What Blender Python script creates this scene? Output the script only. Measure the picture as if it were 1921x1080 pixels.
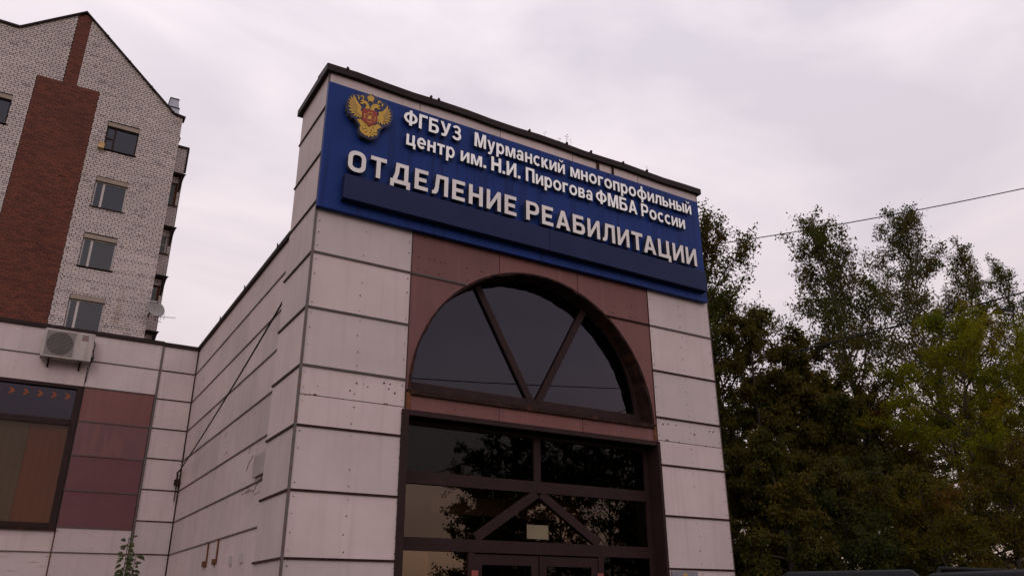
import bpy, bmesh, math, random
import numpy as np
from mathutils import Vector, Matrix
sc = bpy.context.scene
for o in list(bpy.data.objects): bpy.data.objects.remove(o)
C = sc.collection

# ------------------------------------------------------------------ camera
cam_d = bpy.data.cameras.new('camera'); cam = bpy.data.objects.new('camera', cam_d); C.objects.link(cam)
YAW, PITCH, ROLL = 0.54939697, 0.38432265, -0.00455208
def _cam():
    cy, sy, cp, sp, cr, sr = math.cos(YAW), math.sin(YAW), math.cos(PITCH), math.sin(PITCH), math.cos(ROLL), math.sin(ROLL)
    f = Vector((sy*cp, cy*cp, sp)); r0 = Vector((cy, -sy, 0)); u0 = r0.cross(f)
    r = cr*r0 + sr*u0; u = -sr*r0 + cr*u0
    m = Matrix((r, u, -f)).transposed().to_4x4(); m.translation = Vector((0, 0, 1.6)); return m
cam.matrix_world = _cam()
cam_d.sensor_width = 36; cam_d.lens = 1487.6/1921*36; cam_d.clip_end = 3000; cam_d.clip_start = .05
sc.camera = cam
# ------------------------------------------------------------------ sky and light
w = bpy.data.worlds.new('World'); sc.world = w; w.use_nodes = True
nt = w.node_tree; N = nt.nodes; L = nt.links; N.clear()
SUN_EL, SUN_AZ = math.radians(24), math.radians(205)      # low, behind the photographer's left shoulder, veiled by cloud
out = N.new('ShaderNodeOutputWorld'); bg = N.new('ShaderNodeBackground'); bg.inputs[1].default_value = 0.1
sky = N.new('ShaderNodeTexSky'); sky.sky_type = 'NISHITA'; sky.sun_disc = False
sky.sun_elevation = SUN_EL; sky.sun_rotation = SUN_AZ
tc = N.new('ShaderNodeTexCoord')
mp = N.new('ShaderNodeMapping'); mp.inputs['Scale'].default_value = (1.0, 1.0, 2.4)
L.new(tc.outputs['Generated'], mp.inputs[0])
nz = N.new('ShaderNodeTexNoise'); nz.inputs['Scale'].default_value = 1.9; nz.inputs['Detail'].default_value = 5; nz.inputs['Roughness'].default_value = .5
nz.inputs['Distortion'].default_value = .5
L.new(mp.outputs[0], nz.inputs['Vector'])
rp = N.new('ShaderNodeValToRGB'); e = rp.color_ramp.elements
e[0].position = .38; e[0].color = (.71, .645, .70, 1); e[1].position = .62; e[1].color = (1.0, .885, .90, 1)
L.new(nz.outputs[0], rp.inputs[0])
sx = N.new('ShaderNodeSeparateXYZ'); L.new(tc.outputs['Generated'], sx.inputs[0])
r2 = N.new('ShaderNodeValToRGB'); e = r2.color_ramp.elements       # overcast: a little darker and warmer towards the horizon
e[0].position = 0.0; e[0].color = (.66, .50, .34, 1); e[1].position = .16; e[1].color = (.86, .78, .755, 1)
x = e.new(.30); x.color = (.96, .935, .925, 1); x = e.new(.75); x.color = (1.06, 1.08, 1.12, 1)
L.new(sx.outputs[2], r2.inputs[0])
mu = N.new('ShaderNodeMix'); mu.data_type = 'RGBA'; mu.blend_type = 'MULTIPLY'; mu.inputs[0].default_value = 1
L.new(rp.outputs[0], mu.inputs[6]); L.new(r2.outputs[0], mu.inputs[7])
sca = N.new('ShaderNodeVectorMath'); sca.operation = 'SCALE'; sca.inputs['Scale'].default_value = 10
L.new(mu.outputs[2], sca.inputs[0])
mx = N.new('ShaderNodeMix'); mx.data_type = 'RGBA'; mx.inputs[0].default_value = .955
L.new(sky.outputs[0], mx.inputs[6]); L.new(sca.outputs[0], mx.inputs[7]); L.new(mx.outputs[2], bg.inputs[0]); L.new(bg.outputs[0], out.inputs[0])
sl = bpy.data.lights.new('sun', 'SUN'); sun = bpy.data.objects.new('sun', sl); C.objects.link(sun)
sl.energy = 0.5; sl.angle = math.radians(25); sl.color = (1, .9, .84)
d = Vector((math.sin(SUN_AZ)*math.cos(SUN_EL), math.cos(SUN_AZ)*math.cos(SUN_EL), math.sin(SUN_EL)))
sun.rotation_euler = d.to_track_quat('Z', 'Y').to_euler(); sun.location = (0, -5, 30)
sc.view_settings.view_transform = 'Standard'; sc.view_settings.look = 'None'; sc.view_settings.gamma = 1
sc.view_settings.use_curve_mapping = False; sc.view_settings.exposure = 0.07
sc.render.engine = 'CYCLES'; sc.cycles.max_bounces = 6; sc.cycles.transparent_max_bounces = 8
sc.cycles.use_denoising = True
# ------------------------------------------------------------------ helpers
rnd = random.Random(7)
def tag(o, label=None, cat=None, group=None, kind=None):
    if label: o['label'] = label
    if cat: o['category'] = cat
    if group: o['group'] = group
    if kind: o['kind'] = kind
    return o
def empty(name, loc=(0,0,0), label=None, cat=None, group=None):
    o = bpy.data.objects.new(name, None); C.objects.link(o); o.location = loc; o.empty_display_size = .3
    return tag(o, label, cat, group)
def link(name, me, mat=None, parent=None, loc=None):
    o = bpy.data.objects.new(name, me); C.objects.link(o)
    if mat and not me.materials: me.materials.append(mat)
    if parent:
        o.parent = parent
        root = parent
        off = Vector((0,0,0))
        while root: off += root.location; root = root.parent
        o.location = -off
    if loc is not None: o.location = Vector(loc) + (o.location if parent else Vector((0,0,0)))
    return o
class MB:
    def __init__(s): s.v = []; s.f = []
    def box(s, x0, x1, y0, y1, z0, z1):
        n = len(s.v)
        s.v += [(x0,y0,z0),(x1,y0,z0),(x1,y1,z0),(x0,y1,z0),(x0,y0,z1),(x1,y0,z1),(x1,y1,z1),(x0,y1,z1)]
        s.f += [tuple(n+i for i in q) for q in ((0,3,2,1),(4,5,6,7),(0,1,5,4),(1,2,6,5),(2,3,7,6),(3,0,4,7))]; return s
    def hexa(s, a, b):   # two quads joined
        n = len(s.v); s.v += [tuple(p) for p in a] + [tuple(p) for p in b]
        s.f += [(n,n+3,n+2,n+1),(n+4,n+5,n+6,n+7)] + [(n+i, n+(i+1)%4, n+4+(i+1)%4, n+4+i) for i in range(4)]; return s
    def tube(s, pts, r, k=6, caps=True):
        pts = [Vector(p) for p in pts]; n0 = len(s.v)
        rs = [float(q) for q in r] if isinstance(r, (list, tuple)) else [float(r)]*len(pts)
        for i, p in enumerate(pts):
            t = (pts[min(i+1, len(pts)-1)] - pts[max(i-1, 0)]).normalized()
            a = t.orthogonal().normalized() if i == 0 else (a - a.dot(t)*t).normalized()
            b = t.cross(a)
            for j in range(k):
                an = 2*math.pi*j/k; s.v.append(tuple(p + rs[i]*(a*math.cos(an) + b*math.sin(an))))
        for i in range(len(pts)-1):
            for j in range(k):
                q = n0+i*k; s.f.append((q+j, q+(j+1)%k, q+k+(j+1)%k, q+k+j))
        if caps:
            s.f.append(tuple(n0+j for j in range(k))[::-1]); s.f.append(tuple(n0+(len(pts)-1)*k+j for j in range(k)))
        return s
    def disc(s, c, axis, r, k=20, h=.01):
        axis = Vector(axis).normalized(); c = Vector(c); return s.tube([c, c+axis*h], r, k)
    def mesh(s, name, smooth=False):
        me = bpy.data.meshes.new(name); me.from_pydata(s.v, [], s.f); me.update()
        bm = bmesh.new(); bm.from_mesh(me); bmesh.ops.recalc_face_normals(bm, faces=bm.faces); bm.to_mesh(me); bm.free()
        if smooth: me.polygons.foreach_set('use_smooth', [True]*len(me.polygons))
        return me
    def build(s, name, mat, parent=None, smooth=False):
        return link(name, s.mesh(name, smooth), mat, parent)
def bevelled(o, wd, seg=2):
    m = o.modifiers.new('bevel', 'BEVEL'); m.width = wd; m.segments = seg; m.limit_method = 'ANGLE'; m.angle_limit = math.radians(35); return o
_dg = None
def plate(name, polys, y0, y1, mat, parent=None, axis='y'):
    """filled 2D outlines (x,z), holes by even-odd, given thickness y0..y1"""
    cu = bpy.data.curves.new(name, 'CURVE'); cu.dimensions = '2D'; cu.fill_mode = 'BOTH'; cu.extrude = abs(y1-y0)/2
    for p in polys:
        sp = cu.splines.new('POLY'); sp.points.add(len(p)-1); sp.use_cyclic_u = True
        for i, (a, b) in enumerate(p): sp.points[i].co = (a, b, 0, 1)
    t = bpy.data.objects.new('tmp', cu); C.objects.link(t)
    dg = bpy.context.evaluated_depsgraph_get(); me = bpy.data.meshes.new_from_object(t.evaluated_get(dg))
    bpy.data.objects.remove(t); bpy.data.curves.remove(cu)
    ym = (y0+y1)/2
    for v in me.vertices: a, b, c = v.co; v.co = (a, ym - c, b)
    me.name = name; me.materials.clear()
    me.polygons.foreach_set('use_smooth', [False]*len(me.polygons))
    return link(name, me, mat, parent)
# ------------------------------------------------------------------ materials
def mat(name, col, rough=.6, spec=.3, metal=0, var=.12, vscale=3.0, streak=None, streak_amt=.5, streak_thr=(.55,.72), streak_scale=(6,6,.7), bump=0, bscale=60, coat=0, rand=None):
    m = bpy.data.materials.new(name); m.use_nodes = True; t = m.node_tree; n = t.nodes; l = t.links
    b = n['Principled BSDF']; b.inputs['Roughness'].default_value = rough; b.inputs['Metallic'].default_value = metal
    b.inputs['Specular IOR Level'].default_value = spec; b.inputs['Coat Weight'].default_value = coat
    g = n.new('ShaderNodeNewGeometry')
    a = n.new('ShaderNodeTexNoise'); a.inputs['Scale'].default_value = vscale; a.inputs['Detail'].default_value = 6; a.inputs['Roughness'].default_value = .65
    l.new(g.outputs['Position'], a.inputs['Vector'])
    r = n.new('ShaderNodeValToRGB'); e = r.color_ramp.elements
    e[0].position = .3; e[1].position = .7
    e[0].color = tuple(c*(1-var) for c in col) + (1,); e[1].color = tuple(min(1, c*(1+var)) for c in col) + (1,)
    l.new(a.outputs[0], r.inputs[0]); cur = r.outputs[0]
    if rand:
        src = n.new('ShaderNodeObjectInfo').outputs['Random'] if rand[0] == 'object' else g.outputs['Random Per Island']
        rr = n.new('ShaderNodeValToRGB'); e = rr.color_ramp.elements
        for i, (p, c) in enumerate(rand[1]):
            el = e[i] if i < 2 else e.new(p)
            el.position = p; el.color = tuple(c) + (1,)
        l.new(src, rr.inputs[0])
        k = n.new('ShaderNodeMix'); k.data_type = 'RGBA'; k.blend_type = 'MULTIPLY'; k.inputs[0].default_value = 1
        l.new(cur, k.inputs[6]); l.new(rr.outputs[0], k.inputs[7]); cur = k.outputs[2]
    if streak:
        mp = n.new('ShaderNodeMapping'); mp.inputs['Scale'].default_value = streak_scale; l.new(g.outputs['Position'], mp.inputs[0])
        s = n.new('ShaderNodeTexNoise'); s.inputs['Scale'].default_value = 1; s.inputs['Detail'].default_value = 4; l.new(mp.outputs[0], s.inputs['Vector'])
        q = n.new('ShaderNodeMapRange'); q.inputs[1].default_value, q.inputs[2].default_value = streak_thr; q.inputs[3].default_value = 0; q.inputs[4].default_value = streak_amt
        l.new(s.outputs[0], q.inputs[0])
        k = n.new('ShaderNodeMix'); k.data_type = 'RGBA'; l.new(q.outputs[0], k.inputs[0]); l.new(cur, k.inputs[6]); k.inputs[7].default_value = tuple(streak)+(1,); cur = k.outputs[2]
    l.new(cur, b.inputs['Base Color'])
    if bump:
        bn = n.new('ShaderNodeTexNoise'); bn.inputs['Scale'].default_value = bscale; bn.inputs['Detail'].default_value = 4; l.new(g.outputs['Position'], bn.inputs['Vector'])
        bp = n.new('ShaderNodeBump'); bp.inputs['Strength'].default_value = bump; bp.inputs['Distance'].default_value = .02; l.new(bn.outputs[0], bp.inputs['Height']); l.new(bp.outputs[0], b.inputs['Normal'])
    return m
def glass(name, tint=(.5,.45,.45), ior=1.5, rough=.0, bumpy=.004, refl=(1,.98,.96)):
    m = bpy.data.materials.new(name); m.use_nodes = True; t = m.node_tree; n = t.nodes; l = t.links; n.clear()
    o = n.new('ShaderNodeOutputMaterial'); tr = n.new('ShaderNodeBsdfTransparent'); tr.inputs[0].default_value = tuple(tint)+(1,)
    gl = n.new('ShaderNodeBsdfGlossy'); gl.inputs['Roughness'].default_value = rough; gl.inputs[0].default_value = tuple(refl)+(1,)
    fr = n.new('ShaderNodeFresnel'); fr.inputs[0].default_value = ior
    ns = n.new('ShaderNodeTexNoise'); ns.inputs['Scale'].default_value = 1.2; g = n.new('ShaderNodeNewGeometry'); l.new(g.outputs['Position'], ns.inputs['Vector'])
    bp = n.new('ShaderNodeBump'); bp.inputs['Strength'].default_value = .3; bp.inputs['Distance'].default_value = bumpy*.25; l.new(ns.outputs[0], bp.inputs['Height'])
    l.new(bp.outputs[0], gl.inputs['Normal'])
    mx = n.new('ShaderNodeMixShader'); l.new(fr.outputs[0], mx.inputs[0]); l.new(tr.outputs[0], mx.inputs[1]); l.new(gl.outputs[0], mx.inputs[2]); l.new(mx.outputs[0], o.inputs[0])
    return m
def leafmat(name, cols, trans=.35, clump=.6):
    m = bpy.data.materials.new(name); m.use_nodes = True; t = m.node_tree; n = t.nodes; l = t.links; n.clear()
    o = n.new('ShaderNodeOutputMaterial'); g = n.new('ShaderNodeNewGeometry')
    rr = n.new('ShaderNodeValToRGB'); e = rr.color_ramp.elements; rr.color_ramp.interpolation = 'LINEAR'
    k = len(cols)
    for i, c in enumerate(cols):
        el = e[i] if i < 2 else e.new(i/(k-1))
        el.color = tuple(c)+(1,)
    for i in range(k): e[i].position = i/(k-1)
    for i, c in enumerate(cols): e[i].color = tuple(c)+(1,)
    ns = n.new('ShaderNodeTexNoise'); ns.inputs['Scale'].default_value = clump; ns.inputs['Detail'].default_value = 3; l.new(g.outputs['Position'], ns.inputs['Vector'])
    a = n.new('ShaderNodeMath'); a.operation = 'MULTIPLY_ADD'; a.inputs[1].default_value = 2.2; a.inputs[2].default_value = -.85; l.new(ns.outputs[0], a.inputs[0])
    b = n.new('ShaderNodeMath'); b.operation = 'MULTIPLY_ADD'; b.inputs[1].default_value = .45; l.new(g.outputs['Random Per Island'], b.inputs[0]); l.new(a.outputs[0], b.inputs[2])
    l.new(b.outputs[0], rr.inputs[0])
    df = n.new('ShaderNodeBsdfPrincipled'); df.inputs['Roughness'].default_value = .75; df.inputs['Specular IOR Level'].default_value = .06; l.new(rr.outputs[0], df.inputs['Base Color'])
    tl = n.new('ShaderNodeBsdfTranslucent'); l.new(rr.outputs[0], tl.inputs[0])
    mx = n.new('ShaderNodeMixShader'); mx.inputs[0].default_value = trans; l.new(df.outputs[0], mx.inputs[1]); l.new(tl.outputs[0], mx.inputs[2]); l.new(mx.outputs[0], o.inputs[0])
    return m
M = {}
M['white_panel'] = mat('white_panel', (.52,.43,.43), rough=.5, spec=.2, var=.08, vscale=1.2, streak=(.30,.24,.22), streak_amt=.32, streak_thr=(.5,.8), streak_scale=(9,9,.5), rand=('object', [(0,(.90,.90,.92)), (1,(1.06,1.04,1.02))]))
M['stained_panel'] = mat('stained_panel', (.52,.43,.43), rough=.5, spec=.2, var=.08, vscale=1.2, streak=(.17,.075,.03), streak_amt=.7, streak_thr=(.60,.72), streak_scale=(1.3,1.3,13))
M['red_panel'] = mat('red_panel', (.15,.058,.053), rough=.5, var=.10, vscale=2, streak=(.22,.11,.10), streak_amt=.35, streak_thr=(.52,.75), streak_scale=(9,9,.6), rand=('object', [(0,(.9,.95,.98)), (1,(1.06,1.02,1.0))]))
M['streaked_red_panel'] = mat('streaked_red_panel', (.135,.058,.065), rough=.5, var=.08, vscale=2, streak=(.17,.07,.06), streak_amt=.6, streak_thr=(.5,.58), streak_scale=(7,7,.8))
M['purple_panel'] = mat('purple_panel', (.13,.052,.056), rough=.5, spec=.2, var=.08, vscale=1.5)
M['wall_core'] = mat('wall_core', (.05,.038,.036), rough=.9, var=.3)
M['seam_grey'] = mat('seam_grey', (.085,.07,.066), rough=.45, spec=.5, var=.25, vscale=8, streak=(.10,.04,.02), streak_amt=.9, streak_thr=(.50,.66), streak_scale=(2,2,9))
M['seam_brown'] = mat('seam_brown', (.035,.018,.014), rough=.5, spec=.10, var=.35, vscale=6)
M['cap'] = mat('cap', (.022,.013,.013), rough=.5, spec=.10, var=.25, vscale=4)
M['brown_frame'] = mat('brown_frame', (.028,.0145,.015), rough=.5, spec=.10, var=.15, vscale=5)
M['rusty_metal'] = mat('rusty_metal', (.026,.014,.012), rough=.8, spec=.08, var=.4, vscale=14, streak=(.075,.028,.014), streak_amt=.6, streak_thr=(.52,.66), streak_scale=(8,8,3), bump=.6, bscale=40)
M['rust'] = mat('rust', (.12,.045,.02), rough=.9, var=.4, vscale=20)
M['screw'] = mat('screw', (.03,.022,.02), rough=.7)
M['blue_sign'] = mat('blue_sign', (.011,.031,.155), rough=.38, spec=.10, var=.10, vscale=2, streak=(.006,.009,.035), streak_amt=.6, streak_thr=(.52,.75), streak_scale=(14,14,.6))
M['dark_blue'] = mat('dark_blue', (.016,.021,.068), rough=.5, spec=.10, var=.10, vscale=1.5, bump=.25, bscale=1.6)
M['letter_white'] = mat('letter_white', (.93,.92,.94), rough=.35, var=.04, vscale=3)
M['letter_grey'] = mat('letter_grey', (.70,.65,.65), rough=.45, var=.08, vscale=2.2)
M['letter_side'] = mat('letter_side', (.045,.045,.065), rough=.35, var=.2)
M['gold'] = mat('gold', (.50,.30,.045), rough=.5, var=.2, vscale=30)
M['emblem_back'] = mat('emblem_back', (.02,.024,.08), rough=.3, var=.1)
M['emblem_edge'] = mat('emblem_edge', (.07,.065,.09), rough=.4)
M['emblem_red'] = mat('emblem_red', (.25,.03,.018), rough=.4, var=.06)
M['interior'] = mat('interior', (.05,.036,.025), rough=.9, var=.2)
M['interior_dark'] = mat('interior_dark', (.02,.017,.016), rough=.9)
M['beige'] = mat('beige', (.55,.42,.27), rough=.8)
M['paper'] = mat('paper', (.17,.135,.085), rough=.8)
M['glass'] = glass('glass', (.5,.45,.42), 1.68, refl=(1,.84,.70))
M['glass_dark'] = glass('glass_dark', (.06,.055,.06), 1.55, refl=(.88,.82,1))
M['glass_warm'] = glass('glass_warm', (.30,.27,.25), 2.3, refl=(1,.80,.60))
M['glass_window'] = glass('glass_window', (.8,.75,.72), 1.38, refl=(1,.85,.7))
M['glass_low'] = glass('glass_low', (.25,.2,.2), 1.30)
M['glass_clear'] = glass('glass_clear', (.55,.55,.55), 1.42)
M['glass_bluish'] = glass('glass_bluish', (.25,.25,.27), 1.62, refl=(.9,.92,1))
brick_rand = [(0,(.62,.60,.62)), (.06,(.92,.92,.93)), (.8,(1.03,1.0,1.0)), (1,(1.12,1.08,1.05))]
WB = dict(rough=.85, var=.10, vscale=.5, streak=(.24,.155,.10), streak_amt=.5, streak_thr=(.62,.76), streak_scale=(1.2,1.2,.35))
M['white_brick'] = mat('white_brick', (.50,.435,.42), rand=('island', brick_rand), **WB)
M['white_brick_single'] = mat('white_brick_single', (.50,.435,.42), rand=('object', brick_rand), **WB)
rb = [(0,(.75,.75,.8)), (.5,(1,1,1)), (1,(1.2,1.1,1.05))]
M['red_brick'] = mat('red_brick', (.115,.037,.025), rough=.85, var=.16, vscale=.6, rand=('island', rb))
M['red_brick_single'] = mat('red_brick_single', (.115,.037,.025), rough=.85, var=.16, vscale=.6, rand=('object', rb))
M['mortar'] = mat('mortar', (.04,.03,.028), rough=.95, var=.4, vscale=3)
M['mortar_red'] = mat('mortar_red', (.05,.02,.016), rough=.95, var=.3, vscale=3)
M['concrete'] = mat('concrete', (.27,.215,.18), rough=.9, var=.15, vscale=2)
M['pvc'] = mat('pvc', (.42,.37,.36), rough=.4)
M['tin'] = mat('tin', (.30,.30,.35), rough=.35, metal=.6, var=.2)
M['curtain'] = mat('curtain', (.40,.36,.36), rough=.9, var=.2, streak=(.2,.18,.18), streak_scale=(14,14,.1), streak_thr=(.4,.6))
M['reflection_rust'] = mat('reflection_rust', (.22,.058,.034), rough=.9, var=.1)  # rust and beige of the stripes mirrored in the left wing window
M['reflection_beige'] = mat('reflection_beige', (.13,.115,.09), rough=.9, var=.1)
M['ac_body'] = mat('ac_body', (.36,.315,.30), rough=.45, var=.07, streak=(.22,.16,.13), streak_amt=.6, streak_scale=(10,10,1))
M['ac_dark'] = mat('ac_dark', (.06,.05,.05), rough=.6)
M['ac_grey'] = mat('ac_grey', (.17,.145,.14), rough=.5)
M['logo_red'] = mat('logo_red', (.25,.06,.05), rough=.5)
M['orange'] = mat('orange', (.24,.055,.02), rough=.6, var=.2, vscale=12)
M['black'] = mat('black', (.012,.012,.013), rough=.7, spec=.08)
M['yellow_box'] = mat('yellow_box', (.48,.31,.15), rough=.7)
M['dish'] = mat('dish', (.22,.20,.20), rough=.5)
M['asphalt'] = mat('asphalt', (.05,.048,.047), rough=.95, var=.25, vscale=1.5, bump=.3, bscale=50)
M['grass'] = mat('grass', (.045,.05,.018), rough=.95, var=.4, vscale=.8, bump=.5, bscale=20)
M['kerb'] = mat('kerb', (.22,.2,.19), rough=.9, var=.15)
M['car_paint'] = mat('car_paint', (.006,.007,.009), rough=.5, spec=.12, coat=0.0, var=.05)
M['car_glass'] = glass('car_glass', (.08,.08,.085), 1.5)
M['tyre'] = mat('tyre', (.018,.018,.018), rough=.9)
M['rim'] = mat('rim', (.4,.4,.42), rough=.3, metal=.8)
M['lamp_lens'] = mat('lamp_lens', (.5,.5,.5), rough=.2)
M['red_lens'] = mat('red_lens', (.3,.02,.015), rough=.25)
M['silver'] = mat('silver', (.33,.31,.34), rough=.3, metal=.5)
M['bark'] = mat('bark', (.045,.035,.028), rough=.95, var=.35, vscale=9, bump=.6, bscale=30)
M['birch_bark'] = mat('birch_bark', (.12,.10,.09), rough=.9, var=.5, vscale=6)
M['leaf_poplar'] = leafmat('leaf_poplar', [(.105,.062,.016), (.075,.060,.012), (.044,.056,.009), (.068,.074,.011)], trans=.45)
M['leaf_brown'] = leafmat('leaf_brown', [(.038,.036,.008), (.068,.056,.010), (.085,.068,.012), (.062,.066,.012)], trans=.4)
M['leaf_willow'] = leafmat('leaf_willow', [(.032,.036,.007), (.058,.056,.010), (.082,.064,.012), (.10,.066,.012)], clump=.9, trans=.4)
M['leaf_yellow'] = leafmat('leaf_yellow', [(.090,.110,.005), (.155,.165,.006), (.20,.17,.008), (.15,.085,.010)], clump=.9, trans=.45)
M['leaf_amber'] = leafmat('leaf_amber', [(.046,.058,.008), (.085,.076,.009), (.11,.078,.010), (.11,.048,.011)], clump=1.1, trans=.4)
M['leaf_green'] = leafmat('leaf_green', [(.024,.036,.008), (.042,.050,.012), (.065,.060,.012), (.085,.062,.012)], clump=1.0)
M['leaf_sapling'] = leafmat('leaf_sapling', [(.045,.055,.028), (.055,.065,.034), (.07,.078,.038), (.085,.085,.045)], clump=3)
EMB={'wingL':[(3.202,8.812),(3.234,8.773),(3.262,8.727),(3.298,8.684),(3.339,8.643),(3.337,8.61),(3.326,8.592),(3.335,8.572),(3.356,8.566),(3.354,8.509),(3.349,8.443),(3.327,8.459),(3.323,8.432),(3.306,8.465),(3.271,8.433),(3.274,8.472),(3.222,8.438),(3.25,8.496),(3.174,8.478),(3.204,8.521),(3.145,8.518),(3.18,8.563),(3.123,8.593),(3.172,8.611),(3.122,8.653),(3.169,8.656),(3.131,8.711),(3.178,8.701),(3.155,8.771),(3.196,8.74)],'wingR':[(3.752,8.811),(3.723,8.744),(3.676,8.68),(3.618,8.65),(3.611,8.628),(3.625,8.61),(3.618,8.584),(3.598,8.568),(3.601,8.503),(3.606,8.448),(3.625,8.484),(3.64,8.436),(3.65,8.483),(3.687,8.438),(3.692,8.489),(3.728,8.452),(3.729,8.506),(3.78,8.48),(3.762,8.527),(3.814,8.54),(3.777,8.565),(3.825,8.591),(3.783,8.604),(3.83,8.659),(3.785,8.652),(3.817,8.716),(3.778,8.692),(3.797,8.765),(3.759,8.723),(3.763,8.796)],'headL':[(3.31,8.749),(3.362,8.778),(3.409,8.767),(3.444,8.737),(3.466,8.689),(3.472,8.651),(3.409,8.638),(3.4,8.656),(3.414,8.693),(3.396,8.72),(3.366,8.723),(3.364,8.697),(3.331,8.694),(3.303,8.714),(3.349,8.726),(3.34,8.741)],'headR':[(3.479,8.65),(3.488,8.706),(3.519,8.755),(3.576,8.78),(3.615,8.771),(3.644,8.744),(3.613,8.742),(3.592,8.732),(3.646,8.709),(3.616,8.694),(3.585,8.706),(3.556,8.701),(3.541,8.674),(3.543,8.64),(3.484,8.639)],'crown':[(3.423,8.861),(3.443,8.883),(3.464,8.886),(3.469,8.931),(3.482,8.935),(3.486,8.894),(3.51,8.893),(3.533,8.869),(3.523,8.822),(3.507,8.803),(3.526,8.77),(3.5,8.79),(3.466,8.797),(3.449,8.788),(3.425,8.756),(3.44,8.797),(3.422,8.823)],'c1':[(3.264,8.821),(3.28,8.832),(3.297,8.796),(3.292,8.755),(3.27,8.772),(3.282,8.795)],'c2':[(3.309,8.828),(3.344,8.856),(3.369,8.832),(3.362,8.784),(3.341,8.779),(3.352,8.811),(3.338,8.833),(3.314,8.814)],'c3':[(3.59,8.837),(3.614,8.856),(3.651,8.836),(3.646,8.82),(3.616,8.831),(3.61,8.786),(3.591,8.795)],'c4':[(3.655,8.823),(3.682,8.819),(3.675,8.762),(3.651,8.784),(3.664,8.808)],'shield':[(3.369,8.626),(3.577,8.64),(3.591,8.621),(3.596,8.465),(3.558,8.405),(3.479,8.342),(3.41,8.391),(3.365,8.412),(3.356,8.594)],'cross':[(3.45,8.59),(3.517,8.59),(3.515,8.534),(3.571,8.535),(3.565,8.463),(3.513,8.465),(3.508,8.408),(3.443,8.41),(3.447,8.459),(3.388,8.466),(3.39,8.536),(3.441,8.54)],'disc':[(3.507,8.508),(3.504,8.489),(3.493,8.472),(3.478,8.463),(3.462,8.462),(3.45,8.47),(3.445,8.486),(3.448,8.505),(3.458,8.521),(3.473,8.531),(3.489,8.532),(3.501,8.523)],'tail':[(3.279,8.401),(3.333,8.426),(3.371,8.416),(3.427,8.384),(3.48,8.331),(3.527,8.378),(3.575,8.402),(3.615,8.436),(3.678,8.396),(3.645,8.366),(3.605,8.329),(3.619,8.27),(3.604,8.217),(3.57,8.226),(3.548,8.175),(3.514,8.198),(3.484,8.154),(3.457,8.188),(3.442,8.168),(3.408,8.181),(3.374,8.197),(3.345,8.232),(3.334,8.283),(3.353,8.315),(3.32,8.36)],'back':[(3.189,8.833),(3.277,8.861),(3.424,8.909),(3.49,8.945),(3.629,8.899),(3.751,8.858),(3.802,8.8),(3.816,8.777),(3.848,8.741),(3.843,8.682),(3.855,8.63),(3.841,8.568),(3.815,8.494),(3.783,8.455),(3.726,8.417),(3.702,8.39),(3.671,8.343),(3.651,8.271),(3.637,8.221),(3.606,8.183),(3.542,8.14),(3.485,8.127),(3.411,8.141),(3.361,8.156),(3.333,8.201),(3.321,8.26),(3.321,8.315),(3.29,8.349),(3.249,8.408),(3.199,8.414),(3.177,8.447),(3.143,8.463),(3.131,8.513),(3.109,8.542),(3.116,8.6),(3.104,8.651),(3.125,8.695),(3.13,8.744)],'crossin':[(3.454,8.577),(3.511,8.577),(3.51,8.529),(3.558,8.53),(3.552,8.468),(3.508,8.47),(3.504,8.421),(3.448,8.422),(3.451,8.464),(3.401,8.471),(3.402,8.531),(3.446,8.534)],'h0':[(3.361,8.279),(3.375,8.289),(3.385,8.28),(3.378,8.269),(3.367,8.268)],'h1':[(3.39,8.275),(3.404,8.286),(3.414,8.276),(3.407,8.265),(3.396,8.264)],'h2':[(3.422,8.291),(3.436,8.301),(3.445,8.292),(3.439,8.28),(3.427,8.279)],'h3':[(3.414,8.225),(3.428,8.235),(3.438,8.225),(3.431,8.214),(3.42,8.213)],'h4':[(3.437,8.242),(3.452,8.252),(3.461,8.242),(3.455,8.231),(3.443,8.23)],'h5':[(3.491,8.241),(3.505,8.252),(3.515,8.242),(3.508,8.231),(3.497,8.23)],'h6':[(3.525,8.226),(3.539,8.236),(3.549,8.226),(3.542,8.215),(3.531,8.214)],'h7':[(3.509,8.288),(3.523,8.299),(3.533,8.289),(3.526,8.278),(3.514,8.277)],'h8':[(3.556,8.263),(3.57,8.274),(3.58,8.264),(3.573,8.253),(3.562,8.251)],'h9':[(3.584,8.273),(3.599,8.283),(3.609,8.274),(3.602,8.262),(3.59,8.261)],'h10':[(3.534,8.338),(3.549,8.349),(3.558,8.339),(3.552,8.328),(3.54,8.327)],'h11':[(3.41,8.342),(3.424,8.352),(3.434,8.342),(3.427,8.331),(3.416,8.33)]}
# ================================================================== ground
g = MB(); g.v = [(-400,-400,0),(400,-400,0),(400,400,0),(-400,400,0)]; g.f = [(0,1,2,3)]
tag(g.build('ground', M['grass']), kind='structure')
g = MB(); g.v = [(-60,-7,.004),(26,-7,.004),(26,9.6,.004),(-60,9.6,.004)]; g.f = [(0,1,2,3)]
tag(g.build('car_park', M['asphalt']), kind='structure')
tag(MB().box(26,26.15,-7,9.6,0,.13).build('kerb', M['kerb']), kind='structure')
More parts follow.
